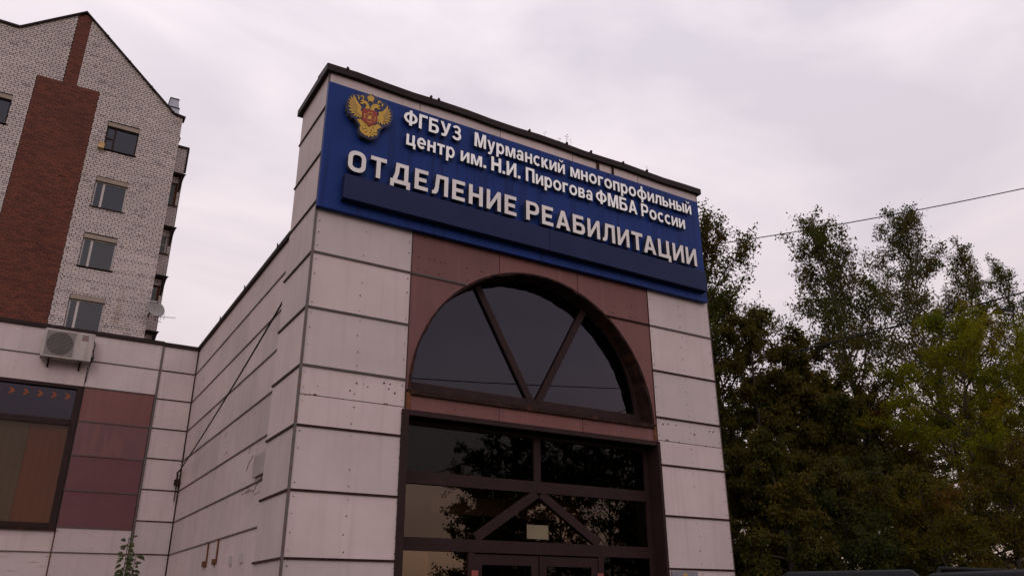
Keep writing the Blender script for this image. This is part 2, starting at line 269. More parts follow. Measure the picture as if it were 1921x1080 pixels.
# ================================================================== clinic building
clinic = empty('clinic_building', (6.65,10,0), 'low clinic clad in white and red-brown panels with a tall portal and arched window', 'building')
RZ = [-.25,.56,1.37,2.18,2.985,3.795,4.59,5.405,6.22,7.02,7.82]
X0, X1, XL, XR, YF, YB = 2.87, 10.43, 4.37, 8.95, 10.0, 11.32
AC_, AR = (6.65, 4.40), 2.24
def arcpts(cx, cz, r, a0, a1, n): return [(cx + r*math.cos(a0+(a1-a0)*i/n), cz + r*math.sin(a0+(a1-a0)*i/n)) for i in range(n+1)]
arch = arcpts(AC_[0], AC_[1]+.02, AR, 0, math.pi, 40)
# core of the portal: front slab with arch and door openings, side slabs, roof slab
core_outline = [(X0+.02,0),(XL,0),(XL,4.17),(XR,4.17),(XR,0),(X1-.02,0),(X1-.02,9.22),(X0+.02,9.22)]
plate('wall', [core_outline, arch[::-1]], YF+.03, YF+.36, M['wall_core'], clinic)
MB().box(X0+.02,X0+.32,YF+.362,YB,0,9.22).build('wall', M['wall_core'], clinic)
MB().box(X1-.32,X1-.02,YF+.362,YB,0,9.22).build('wall', M['wall_core'], clinic)
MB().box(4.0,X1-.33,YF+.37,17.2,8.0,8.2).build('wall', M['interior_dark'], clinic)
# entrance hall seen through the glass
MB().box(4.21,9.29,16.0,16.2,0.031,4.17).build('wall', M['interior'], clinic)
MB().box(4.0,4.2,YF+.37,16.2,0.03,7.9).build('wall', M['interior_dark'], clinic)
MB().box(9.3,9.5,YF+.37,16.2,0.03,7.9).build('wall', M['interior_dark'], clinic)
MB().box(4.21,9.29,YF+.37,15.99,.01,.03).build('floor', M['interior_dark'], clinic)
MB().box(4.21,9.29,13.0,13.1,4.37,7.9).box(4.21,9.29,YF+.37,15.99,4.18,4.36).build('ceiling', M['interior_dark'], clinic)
scr = MB()
def panel_xz(x0,x1,z0,z1,y,m,parent=clinic,t=.022,g=.006,screws=True, name='panel'):
    tilt = rnd.uniform(-.0015,.0015)
    o = MB().hexa([(x0+g,y-tilt,z0+g),(x1-g,y+tilt,z0+g),(x1-g,y+t,z0+g),(x0+g,y+t,z0+g)],[(x0+g,y+tilt,z1-g),(x1-g,y-tilt,z1-g),(x1-g,y+t,z1-g),(x0+g,y+t,z1-g)]).build(name, M[m], parent)
    if screws:
        nrow = 4 if z1-z0 > .5 else 2
        for i in range(nrow):
            zz = z0+.09+(z1-z0-.18)*i/(nrow-1)+rnd.uniform(-.02,.02)*(nrow>2)
            for xx in (x0+.05, (x0+x1)/2+rnd.uniform(-.02,.02), x1-.05):
                if rnd.random() < .85:
                    s = rnd.uniform(.004,.007); scr.box(xx-s,xx+s,y-.008,y+.004,zz-s,zz+s)
    return o
def panel_yz(y0,y1,z0,z1,x,m,parent=clinic,t=.022,g=.006):
    tilt = rnd.uniform(-.003,.003)
    return MB().hexa([(x-tilt,y0+g,z0+g),(x+tilt,y1-g,z0+g),(x+t,y1-g,z0+g),(x+t,y0+g,z0+g)],[(x+tilt,y0+g,z1-g),(x-tilt,y1-g,z1-g),(x+t,y1-g,z1-g),(x+t,y0+g,z1-g)]).build('panel', M[m], parent)
rows = list(zip(RZ[:-1], RZ[1:])) + [(7.82,8.62),(8.62,9.235)]
for i,(a,b) in enumerate(rows):
    a = max(a,.02)
    if b <= .03: continue
    panel_yz(YF+.012,YB,a,b,X0,'white_panel')
    if b > 7.1: continue
    for (xa,xb) in ((X0+.012,XL),(XR,X1)):
        if b > 6.9: b2 = 7.02
        else: b2 = b
        if abs(a-3.795)<.01:
            panel_xz(xa,xb,a,4.20,YF,'white_panel'); panel_xz(xa,xb,4.20,b2,YF+.002,'white_panel')
            fk = MB()
            for q in range(6):
                fx = (xa+.03 if q<3 else xb-.4)+rnd.uniform(0,.35); fw_ = rnd.uniform(.015,.10); fz = 4.20+rnd.uniform(-.012,.012)
                fk.box(fx,min(fx+fw_,xb-.01),YF-.004,YF+.003,fz,fz+rnd.uniform(.006,.02))
            fk.build('rust_strip', M['rust'], clinic)
        else: panel_xz(xa,xb,a,b2,YF,'white_panel')
# extra blemishes below the 4.59 seam
for k in range(18):
    xx = rnd.uniform(X0+.1,XL-.1) if k%2 else rnd.uniform(XR+.1,X1-.1); zz = 4.5-abs(rnd.gauss(0,.12)); s = rnd.uniform(.004,.012)
    scr.box(xx-s,xx+s,YF-.006,YF+.004,zz-s,zz+s)
# red-brown panels round the arch
def zlow(x, z0):
    dx = x-AC_[0]
    return max(z0, AC_[1]+.02+math.sqrt(max(0,(AR-.012)**2-dx*dx))) if abs(dx) < AR-.012 else z0
def redpoly(x0,x1,z0,z1):
    n = 40; top = [(x1-.006,z1-.006),(x0+.006,z1-.006)]
    lo = []
    for i in range(n+1):
        xx = x0+.006+(x1-x0-.012)*i/n; lo.append((xx, min(zlow(xx, z0+.006), z1-.007)))
    plate('panel', [lo+top], YF, YF+.022, M['red_panel'], clinic)
for xa,xb in ((XL,5.89),(5.89,7.42),(7.42,XR)): redpoly(xa,xb,6.22,7.02)
redpoly(XL,5.32,4.45,6.22); redpoly(7.98,XR,4.45,6.22)
for xa,xb in ((XL,5.89),(5.89,7.42),(7.42,XR)): panel_xz(xa,xb,4.17,4.40,YF,'red_panel')
for k in range(40):
    xx = rnd.uniform(XL+.1,XR-.1); zz = rnd.choice([6.85,6.30,6.5]); s = .007
    if zz > zlow(xx,0)+.05: scr.box(xx-s,xx+s,YF-.006,YF+.004,zz-s,zz+s)
# top frieze above the sign
for xa,xb in ((X0+.012,4.39),(4.39,5.9),(5.9,7.42),(7.42,8.93),(8.93,X1)): panel_xz(xa,xb,8.9,9.235,YF,'white_panel',screws=False)
MB().box(X0+.01,X1-.01,YF+.004,YF+.028,7.03,8.895).build('panel', M['wall_core'], clinic)
# seam strips (grooved aluminium profiles)
def strip_x(x0,x1,z,y,m,w=.027):
    h = w/2
    MB().box(x0,x1,y-.020,y+.004,z-h,z-h*.25).box(x0,x1,y-.020,y+.004,z+h*.25,z+h).box(x0,x1,y-.012,y+.004,z-h*.24,z+h*.24).build('seam_strip', M[m], clinic)
def strip_y(y0,y1,z,x,m,w=.027,dz=0):
    h = w/2
    MB().hexa([(x-.020,y0,z-h),(x+.004,y0,z-h),(x+.004,y0,z+h),(x-.020,y0,z+h)],[(x-.020,y1,z-h+dz),(x+.004,y1,z-h+dz),(x+.004,y1,z+h+dz),(x-.020,y1,z+h+dz)]).build('seam_strip', M[m], clinic)
for z in RZ[1:-1]:
    if z > 6.5: 
        strip_y(YF,YB,z,X0,'seam_brown'); continue
    mm = 'seam_grey' if z > 4 else 'seam_brown'
    strip_x(X0+.02,XL-.005,z,YF,mm); strip_x(XR+.005,X1,z,YF,'seam_brown' if z<5.5 else 'seam_grey')
    strip_y(YF,YB,z,X0,'seam_brown')
for z in (7.82,8.62): strip_y(YF,YB,z,X0,'seam_brown')
strip_x(XL,5.31,6.22,YF,'seam_grey',.028); strip_x(7.99,XR,6.22,YF,'rusty_metal',.028)
MB().box(X0-.018,X0+.014,YF-.018,YF+.014,0,6.88).box(X0-.016,X0+.014,YF-.002,YF+.014,6.88,9.235).build('corner_trim', M['seam_grey'], clinic)
MB().box(X1-.006,X1+.008,YF-.008,YF+.014,0,9.235).build('corner_trim', M['seam_grey'], clinic)
MB().box(XL-.008,XL+.004,YF-.010,YF+.004,4.17,6.9).build('corner_trim', M['seam_brown'], clinic)
MB().box(XR-.004,XR+.008,YF-.010,YF+.004,4.17,6.9).build('corner_trim', M['seam_brown'], clinic)
MB().box(XR-.075,XR-.012,YF-.014,YF-.002,4.17,4.42).build('rust_strip', M['rust'], clinic)
MB().box(XL+.012,XL+.085,YF-.014,YF-.002,4.17,4.42).build('rust_strip', M['rust'], clinic)
# coping on the portal: sheet metal, slightly wavy
cp = MB(); n=16
for i in range(n):
    a = X0-.07+(X1+.08-X0+.07)*i/n; b = X0-.07+(X1+.08-X0+.07)*(i+1)/n; da = .012*math.sin(i*1.7); db = .012*math.sin((i+1)*1.7)
    cp.hexa([(a,YF-.07,9.225+da),(b,YF-.07,9.225+db),(b,YF+.4,9.225+db),(a,YF+.4,9.225+da)],[(a,YF-.07,9.34+da),(b,YF-.07,9.34+db),(b,YF+.4,9.38+db),(a,YF+.4,9.38+da)])
cp.box(X0-.07,X0+.3,YF+.401,YB+.1,9.23,9.345)
cp.box(X1-.3,X1+.08,YF+.401,YB+.1,9.23,9.345); cp.box(X0+.301,X1-.301,YF+.401,YB+.1,9.2,9.30)
cp.build('roof_coping', M['cap'], clinic)
for xx in (3.12,4.69,4.55,6.46,7.8,7.26,8.55,9.13):
    MB().box(xx-.012,xx+.012,YF-.078,YF-.03,9.33,9.385).box(xx+.012,xx+.03,YF-.06,YF-.03,9.36,9.38).build('coping_clip', M['rusty_metal'], clinic)
for xx,wd in ((7.95,.05),(8.3,.04)): MB().box(xx,xx+wd,YF-.03,YF-.003,9.02,9.22).build('bracket', M['rusty_metal'], clinic)
# ---- arched window
aw = empty('window', (0,0,0)); aw.parent = clinic; aw.location = -clinic.location; aw['label'] = 'half-round window with two bars spreading from the middle of its sill'
yg = YF+.30
sof = MB(); a0 = [(AC_[0]+AR*math.cos(t), AC_[1]+.02+AR*math.sin(t)) for t in [math.pi*i/64 for i in range(65)]]
ri = random.Random(3)
rr = [AR-.03+ri.uniform(-.014,.014) for _ in range(65)]
for i in range(64):
    t0,t1 = math.pi*i/64, math.pi*(i+1)/64
    def P(r,t,y): return (AC_[0]+r*math.cos(t), y, AC_[1]+.02+r*math.sin(t))
    sof.hexa([P(rr[i],t0,YF-.015),P(rr[i+1],t1,YF-.015),P(AR+.006,t1,YF-.02),P(AR+.006,t0,YF-.02)],[P(rr[i]-.02,t0,yg+.0),P(rr[i+1]-.02,t1,yg+.0),P(AR-.001,t1,yg+.0),P(AR-.001,t0,yg+.0)])
sof.build('reveal', M['rusty_metal'], aw)
fr = plate('frame', [arcpts(AC_[0],AC_[1]+.04,AR-.055,0,math.pi,48), arcpts(AC_[0],AC_[1]+.21,AR-.16,.02,math.pi-.02,48)[::-1]], yg-.04, yg+.05, M['brown_frame'], aw)
rr2=[AR-.15+ri.uniform(-.012,.012) for _ in range(65)]
def clipseg(z0): pass
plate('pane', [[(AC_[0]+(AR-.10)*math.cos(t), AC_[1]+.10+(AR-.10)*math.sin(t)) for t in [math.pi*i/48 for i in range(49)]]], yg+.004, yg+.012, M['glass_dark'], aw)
def bar(p0,p1,w_,y0,y1,m,parent,name='mullion'):
    d_ = Vector((p1[0]-p0[0],p1[1]-p0[1])).normalized(); nx,nz_ = -d_.y*w_/2, d_.x*w_/2
    a = [(p0[0]+nx,y,p0[1]+nz_) for y in (y0,y1)]; b=[(p0[0]-nx,y,p0[1]-nz_) for y in (y1,y0)]
    c = [(p1[0]+nx,y,p1[1]+nz_) for y in (y0,y1)]; d2=[(p1[0]-nx,y,p1[1]-nz_) for y in (y1,y0)]
    return MB().hexa(a+b, c+d2).build(name, m, parent)
bar((6.62,4.62),(5.64,6.36),.11,yg-.045,yg+.03,M['brown_frame'],aw); bar((6.76,4.62),(7.74,6.36),.11,yg-.048,yg+.03,M['brown_frame'],aw)
MB().box(XL+.06,XR-.06,yg-.05,yg+.05,4.43,4.60).build('frame', M['brown_frame'], aw)
sl_ = MB(); n=30
for i in range(n):
    a=XL+.07+(XR-XL-.14)*i/n; b=XL+.07+(XR-XL-.14)*(i+1)/n; q=ri.uniform(-.006,.006)
    sl_.hexa([(a,YF-.045+q,4.385),(b,YF-.045+q,4.385),(b,yg-.05,4.43),(a,yg-.05,4.43)],[(a,YF-.045+q,4.445),(b,YF-.045+q,4.445),(b,yg-.05,4.47),(a,yg-.05,4.47)])
sl_.build('sill', M['rusty_metal'], aw)
# ---- glazed entrance
ent = empty('entrance', (0,0,0)); ent.parent = clinic; ent.location = -clinic.location; ent['label'] = 'dark glazed entrance screen with double doors under slanting bars'
gy = YF+.30
F_ = M['brown_frame']
MB().box(XL-.045,XL+.06,YF-.03,gy+.05,0,4.17).build('frame', F_, ent)
MB().box(XR-.02,XR+.03,YF-.03,gy+.05,0,4.17).build('frame', F_, ent)
MB().box(XL+.061,XR-.021,YF-.012,YF+.09,4.10,4.168).build('frame', F_, ent)
MB().box(XL+.061,XR-.021,gy-.04,gy+.05,4.04,4.098).build('frame', F_, ent)
MB().box(XL+.061,XL+.15,gy-.035,gy+.045,0,4.039).build('frame', F_, ent)
MB().box(XR-.10,XR-.021,gy-.035,gy+.045,0,4.039).build('frame', F_, ent)
MB().box(XL+.151,XR-.101,gy-.05,gy+.04,3.22,3.39).build('mullion', F_, ent)
MB().box(6.66,6.78,gy-.047,gy+.04,3.391,4.039).build('mullion', F_, ent)
MB().box(XL+.151,XR-.101,gy-.05,gy+.04,2.34,2.51).build('mullion', F_, ent)
bar((6.70,3.21),(5.66,2.53),.13,gy-.046,gy+.03,F_,ent); bar((6.78,3.21),(7.84,2.53),.13,gy-.043,gy+.03,F_,ent)
for xx in (5.60,7.86): MB().box(xx-.05,xx+.05,gy-.045,gy+.04,0,2.339).build('mullion', F_, ent)
for (x0,x1,z0,z1,gm) in ((4.52,6.66,3.39,4.04,'glass_low'),(6.78,8.85,3.39,4.04,'glass_low'),(4.52,8.85,2.51,3.22,'glass'),(4.52,5.55,.1,2.34,'glass_warm'),(7.91,8.85,.1,2.34,'glass_low')):
    MB().box(x0,x1,gy-.004,gy+.004,z0,z1).build('pane', M[gm], ent)
for (x0,x1,hx,hd) in ((5.655,6.72,5.64,1),(6.74,7.805,7.82,-1)):
    dr = MB().box(x0,x0+.12,gy-.03,gy+.03,.03,2.32).box(x1-.12,x1,gy-.03,gy+.03,.03,2.32).box(x0+.12,x1-.12,gy-.03,gy+.03,2.18,2.32).box(x0+.12,x1-.12,gy-.03,gy+.03,.03,.35).build('door', F_, ent)
    MB().box(x0+.12,x1-.12,gy-.004,gy+.004,.35,2.18).build('pane', M['glass_low'], ent)
    MB().box(hx-.05,hx+.05,gy-.075,gy-.046,2.03,2.10).box(hx-.02+.03*hd,hx+.05+.03*hd,gy-.085,gy-.046,1.95,2.02).box(hx-.05,hx+.05,gy-.075,gy-.046,1.87,1.94).build('hinge', M['logo_red'], ent)
    hx2 = x1-.06 if hd>0 else x0+.06
    MB().tube([(hx2,gy-.03,.9),(hx2,gy-.09,.95),(hx2,gy-.09,1.35),(hx2,gy-.03,1.4)],.014,8).build('handle', M['silver'], ent)
# paper notice inside, beige board further in
tag(MB().box(6.54,6.92,gy-.010,gy-.006,2.56,2.76).build('notice', M['paper']), 'pale paper notice on the glass above the double doors', 'notice')
tag(MB().box(5.2,7.9,10.75,10.78,2.90,3.16).build('board', M['beige']), 'long beige board hanging in the hall behind the entrance glass', 'board')
for xa in (5.9,7.3): tag(MB().box(xa+.1,xa+.55,12.6,12.62,.6,2.35).build('curtain', M['beige']), 'narrow beige drape %s' % ('behind the left entrance door' if xa<6 else 'behind the right entrance door'), 'curtain', 'drapes in the hall')
# ================================================================== long side wall and left wing (same building)
XW, YC, ZT = 3.72, 23.3, 8.52
MB().box(XW+.03,XW+.3,YB+.002,YC+.3,0,ZT-.02).build('wall', M['wall_core'], clinic)
MB().box(-14,XW+.028,YC+.03,YC+.3,0,3.45).box(-14,-4.0,YC+.03,YC+.3,3.45,7.08).box(.97,XW+.028,YC+.03,YC+.3,3.45,7.08).box(-14,XW+.028,YC+.03,YC+.3,7.08,ZT-.02).build('wall', M['wall_core'], clinic)
MB().box(-14,XW+.02,YC+.31,34,ZT-.25,ZT-.1).box(XW+.31,10.0,17.3,34,ZT-.25,ZT-.1).box(9.9,10.0,YB+.02,34,0,ZT-.26).build('roof', M['cap'], clinic)
ws = RZ[3:] + [ZT]
lw = [2.13,2.95,3.77,4.57,5.38,6.19,7.0,7.8,ZT]
zr = [0.02,.51,1.32]+lw
for i in range(len(zr)-1):
    for j in range(8):
        y0 = YC-1.5*(j+1) if j<7 else YB+.004
        panel_yz(y0, YC-1.5*j, zr[i], zr[i+1], XW, 'white_panel' if (i+j)%9 else 'stained_panel')
    if i: strip_y(YB,YC,zr[i],XW,'seam_grey' if i>3 else 'seam_grey')
    # short return section beside the inner corner
    panel_xz(2.79,XW-.03,zr[i],zr[i+1],YC,'white_panel')
    if i: strip_x(2.79,XW-.02,zr[i],YC,'seam_brown')
MB().box(2.74,2.79,YC-.03,YC+.01,0,ZT).build('corner_trim', M['seam_grey'], clinic)
MB().box(XW-.028,XW-.004,YC-.024,YC-.002,0,ZT).build('corner_trim', M['seam_brown'], clinic)
# left wing face
for (z0,z1) in ((7.80,ZT),(7.09,7.80)):
    panel_xz(.99,2.74,z0,z1,YC,'white_panel'); panel_xz(-2.3,.98,z0,z1,YC,'white_panel'); panel_xz(-5.6,-2.31,z0,z1,YC,'white_panel')
strip_x(-8,2.74,7.80,YC,'seam_grey')
for k,(z0,z1) in enumerate(((6.19,7.08),(5.31,6.19),(4.43,5.31),(3.53,4.43))):
    panel_xz(1.01,2.73,z0,z1,YC,('red_panel','streaked_red_panel','purple_panel','purple_panel')[k],screws=False)
for z in (7.085,6.19,5.31,4.43,3.53): strip_x(1.0,2.74,z,YC,'seam_grey')
for i in range(3,-1,-1):
    z0,z1 = [(2.94,3.45),(2.13,2.94),(1.32,2.13),(.02,1.32)][3-i]
    panel_xz(1.01,2.73,z0,z1 if z1<3 else 3.52,YC,'white_panel'); panel_xz(-2.4,.99,z0,z1,YC,'stained_panel' if i==2 else 'white_panel'); panel_xz(-5.8,-2.41,z0,z1,YC,'white_panel')
strip_x(-8,2.74,2.94,YC,'seam_grey'); strip_x(-8,2.74,2.13,YC,'seam_grey')
MB().box(.985,1.005,YC-.012,YC+.004,.02,3.44).build('corner_trim', M['rust'], clinic)
MB().box(-14,2.76,YC-.06,YC+.32,ZT,ZT+.10).box(2.761,XW-.061,YC-.05,YC+.32,ZT-.02,ZT+.085).box(XW-.06,XW+.32,YB+.11,YC+.32,ZT,ZT+.10).build('roof_coping', M['cap'], clinic)
for yy in (13.4,15.3,18.0,20.5): MB().box(XW-.075,XW-.055,yy,yy+.03,ZT+.06,ZT+.16).build('coping_clip', M['rusty_metal'], clinic)
# left wing window
lwn = empty('window', (0,0,0)); lwn.parent = clinic; lwn.location = -clinic.location; lwn['label'] = 'wide brown-framed window with orange chevrons along its top light'
wy = YC+.08
B_ = M['brown_frame']
MB().box(-4.0,.97,YC-.03,wy+.06,3.45,3.62).build('frame', B_, lwn); MB().box(-4.0,.97,YC-.02,wy+.06,7.0,7.08).build('frame', B_, lwn)
MB().box(.84,.97,YC-.025,wy+.06,3.621,6.999).build('frame', B_, lwn); MB().box(-4.0,-3.87,YC-.025,wy+.06,3.621,6.999).build('frame', B_, lwn)
MB().box(-3.869,.839,wy-.05,wy+.05,6.05,6.20).build('mullion', B_, lwn)
MB().box(-1.2,-1.1,wy-.045,wy+.05,3.621,6.049).build('mullion', B_, lwn)
MB().box(-4.05,1.0,YC-.09,YC-.031,3.44,3.50).build('sill', M['rusty_metal'], lwn)
MB().box(-3.87,.84,wy-.004,wy+.004,3.62,6.05).build('pane', M['glass_window'], lwn)
MB().box(-3.87,.84,wy+.0,wy+.008,6.2,7.0).build('pane', M['glass_dark'], lwn)
for k in range(16):
    cx = .66-.315*k; z = 6.80; s=.075
    plate('chevron', [[(cx-s,z+s),(cx-s*.1,z+s),(cx+s,z),(cx-s*.1,z-s),(cx-s,z-s),(cx,z)]], wy-.012, wy-.006, M['orange'], lwn)
for xa,xb,m in ((-.02,.83,'reflection_rust'),(-.95,-.03,'reflection_beige'),(-1.9,-.96,'reflection_rust'),(-2.9,-1.91,'reflection_beige'),(-3.86,-2.91,'reflection_rust')):  # pleated strips behind the pane imitate a striped building's reflection in the glass
    c_ = MB(); n=10
    for i in range(n):
        a=xa+(xb-xa)*i/n; b=xa+(xb-xa)*(i+1)/n; ya=wy+.16+.015*(i%2); yb_=wy+.16+.015*((i+1)%2)
        c_.hexa([(a,ya,3.62),(b,yb_,3.62),(b,yb_+.01,3.62),(a,ya+.01,3.62)],[(a,ya,6.04),(b,yb_,6.04),(b,yb_+.01,6.04),(a,ya+.01,6.04)])
    c_.build('curtain', M[m], lwn)
MB().box(-4.1,1.1,wy+1.5,wy+1.6,0,8).build('wall', M['interior_dark'], clinic)
tag(scr.build('screw_heads', M['screw'], clinic), kind='stuff')
# fittings on the side wall
def fitting(name, label, cat, b, m): return tag(b.build(name, m), label, cat)
fitting('wall_bracket','rusty wall bracket with its plate, nearer the inner corner on the long white wall','bracket', MB().box(XW-.03,XW-.002,18.45,18.50,2.45,2.95).box(XW-.05,XW-.002,18.52,18.76,2.46,2.57), M['rust'])
fitting('wall_bracket','rusty wall bracket with its plate, nearer the portal on the long white wall','bracket', MB().box(XW-.03,XW-.002,17.52,17.57,2.48,2.96).box(XW-.05,XW-.002,17.6,17.80,2.46,2.57), M['rust'])
for yy,lb in ((16.3,'small pale socket box low on the long white wall, nearer the rusty brackets'),(15.5,'small pale socket box low on the long white wall, nearer the portal')):
    fitting('socket_box', lb, 'socket box', MB().box(XW-.045,XW-.002,yy-.06,yy+.06,2.4,2.56).box(XW-.05,XW-.0451,yy-.03,yy+.03,2.45,2.51), M['pvc'])
fitting('junction_box','grey junction box on the long white wall beside the portal','junction box', MB().box(XW-.06,XW-.022,14.3,15.2,3.86,4.25), M['ac_body'])
for k,(y0,z0,y1,z1,lb) in enumerate(((15.6,4.05,15.25,4.28,'short black wire end sloping up above the junction box'),(15.75,3.62,15.2,3.66,'short level black wire end below the junction box'),(14.9,3.56,14.45,3.78,'short black wire end curling below the junction box nearest the portal'))):
    fitting('wire_end', lb, 'wire', MB().tube([(XW-.08,y0,z0),(XW-.1,(y0+y1)/2,(z0+z1)/2-.02),(XW-.07,y1,z1)],.006,5), M['black'])
fitting('cable_anchor','black cable anchor with rusty hook in the inner corner of the white walls','anchor', MB().box(XW-.16,XW-.03,YC-.16,YC-.03,4.72,4.86).tube([(XW-.1,YC-.1,4.86),(XW-.12,YC-.14,5.05),(XW-.06,YC-.2,5.1)],.025,6).tube([(XW-.1,YC-.1,4.3),(XW-.1,YC-.1,4.72)],.015,5), M['rusty_metal'])
# cable from the corner anchor up to the portal
pts=[]; A=Vector((XW-.1,YC-.15,5.05)); B=Vector((X0+.06,YB+.06,6.02))
for i in range(13):
    t=i/12; p=A.lerp(B,t); p.z -= .25*4*t*(1-t)*.35; pts.append(p)
tag(MB().tube(pts,.014,6).build('cable', M['black']), 'thin black cable slanting across the long white wall up to the portal', 'cable')
# ================================================================== sign
SY = 9.90
sign = empty('sign_board', (6.6,SY,6.88), 'large blue hospital sign across the top of the portal with white lettering', 'sign')
fb = MB().box(2.845,10.35,SY,YF-.021,6.885,9.0)
bevelled(fb.build('board', M['blue_sign'], sign), .006)
for xx in (4.1,5.36,6.62,7.88,9.14): MB().box(xx-.003,xx+.003,SY-.003,SY-.0005,6.9,8.99).build('joint', M['dark_blue'], sign)
bevelled(MB().box(3.17,6.715,SY-.13,SY-.001,7.045,7.44).build('lower_board', M['dark_blue'], sign), .008)
bevelled(MB().box(6.721,10.25,SY-.13,SY-.001,7.045,7.44).build('lower_board', M['dark_blue'], sign), .008)
# lettering
def face_and_side(polys_mesh): pass
def twoface(o, yfront, side):
    o.data.materials.append(side)
    for p in o.data.polygons: p.material_index = 0 if p.normal.y < -.7 else 1
s=.19
def rrect(x0,x1,z0,z1,r,n=6):
    o=[]
    for cx,cz,a in ((x1-r,z0+r,-90),(x1-r,z1-r,0),(x0+r,z1-r,90),(x0+r,z0+r,180)):
        for i in range(n+1): t=math.radians(a+90*i/n); o.append((cx+r*math.cos(t),cz+r*math.sin(t)))
    return o
def bowl(x0,x1,z0,z1,r,n=6):
    o=[(x0,z0)]
    for cx,cz,a in ((x1-r,z0+r,-90),(x1-r,z1-r,0)):
        for i in range(n+1): t=math.radians(a+90*i/n); o.append((cx+r*math.cos(t),cz+r*math.sin(t)))
    return o+[(x0,z1)]
G = {
'О':(.78,[rrect(0,.78,0,1,.33),rrect(s,.78-s,s,1-s,.16)]),
'Т':(.72,[[(.265,0),(.455,0),(.455,.81),(.72,.81),(.72,1),(0,1),(0,.81),(.265,.81)]]),
'Д':(.92,[[(0,-.17),(.17,-.17),(.17,0),(.75,0),(.75,-.17),(.92,-.17),(.92,.19),(.82,.19),(.82,1),(.24,1),(.20,.5),(.10,.19),(0,.19)],[(.30,.19),(.38,.5),(.41,.82),(.63,.82),(.63,.19)]]),
'Е':(.64,[[(0,0),(.64,0),(.64,.18),(.19,.18),(.19,.41),(.56,.41),(.56,.59),(.19,.59),(.19,.82),(.64,.82),(.64,1),(0,1)]]),
'Л':(.78,[[(0,0),(.10,0),(.20,.03),(.27,.12),(.31,.28),(.36,.82),(.59,.82),(.59,0),(.78,0),(.78,1),(.19,1),(.14,.38),(.11,.23),(.06,.17),(0,.16)]]),
'Н':(.72,[[(0,0),(.19,0),(.19,.41),(.53,.41),(.53,0),(.72,0),(.72,1),(.53,1),(.53,.59),(.19,.59),(.19,1),(0,1)]]),
'И':(.75,[[(0,0),(.17,0),(.57,.68),(.57,0),(.75,0),(.75,1),(.58,1),(.18,.32),(.18,1),(0,1)]]),
'Р':(.72,[[(0,0),(.19,0),(.19,.34)]+bowl(.19,.72,.34,1,.28)[1:-1]+[(0,1)],bowl(.19,.54,.51,.83,.14)]),
'А':(.82,[[(0,0),(.20,0),(.26,.20),(.56,.20),(.62,0),(.82,0),(.51,1),(.31,1)],[(.31,.36),(.41,.72),(.51,.36)]]),
'Б':(.72,[bowl(0,.72,0,.61,.26)[:-1]+[(.19,.61),(.19,.82),(.64,.82),(.64,1),(0,1)],bowl(.19,.53,.17,.44,.12)]),
'Ц':(.84,[[(0,0),(.66,0),(.66,-.17),(.84,-.17),(.84,.18),(.75,.18),(.75,1),(.56,1),(.56,.18),(.19,.18),(.19,1),(0,1)]]),
}
def bigword(t, x0, x1, z0, cap, y0, y1):
    ws_ = [G[c][0]*cap for c in t]; gap=(x1-x0-sum(ws_)+(.11*cap if 'ТА' in t else 0))/(len(t)-1); x=x0
    for i_,(c,wd) in enumerate(zip(t,ws_)):
        o = plate('letter', [[(x+a*cap, z0+b*cap) for a,b in p] for p in G[c][1]], y0, y1, M['letter_grey'], sign); twoface(o, y0, M['letter_side'])
        x += wd+gap-(.11*cap if t[i_:i_+2] in ('ТА',) else 0)
bigword('ОТДЕЛЕНИЕ',3.20,6.08,7.51,.35,SY-.12,SY-.035); bigword('РЕАБИЛИТАЦИИ',6.27,10.05,7.51,.35,SY-.12,SY-.035)

def rc(a,b,c,d): return [(a,c),(b,c),(b,d),(a,d)]
def ell(cx,cz,rx,rz,n=26): return [(cx+rx*math.cos(2*math.pi*i/n),cz+rz*math.sin(2*math.pi*i/n)) for i in range(n)]
def ring(cx,cz,rx,rz,wx,wz): return [ell(cx,cz,rx,rz), ell(cx,cz,rx-wx,rz-wz)[::-1]]
def arcr(cx,cz,rx,rz,a0,a1,wd,n=16):
    A=[math.radians(a0+(a1-a0)*i/n) for i in range(n+1)]
    return [[(cx+rx*math.cos(t),cz+rz*math.sin(t)) for t in A]+[(cx+(rx-wd)*math.cos(t),cz+(rz-wd)*math.sin(t)) for t in A[::-1]]]
def hsc(p,kx,kz): return [[(a*kx,b*kz) for a,b in q] for q in p]
def thick(w,h,s_): return [[(0,0),(s_,0),(s_,h*.41),(w-s_,h*.41),(w-s_,0),(w,0),(w,h),(w-s_,h),(w-s_,h*.62),(s_,h*.62),(s_,h),(0,h)]]
def ii(w,h,s_): return [[(0,0),(s_*.95,0),(w-s_,h*.66),(w-s_,0),(w,0),(w,h),(w-s_*.95,h),(s_,h*.34),(s_,h),(0,h)]]
S_=.20
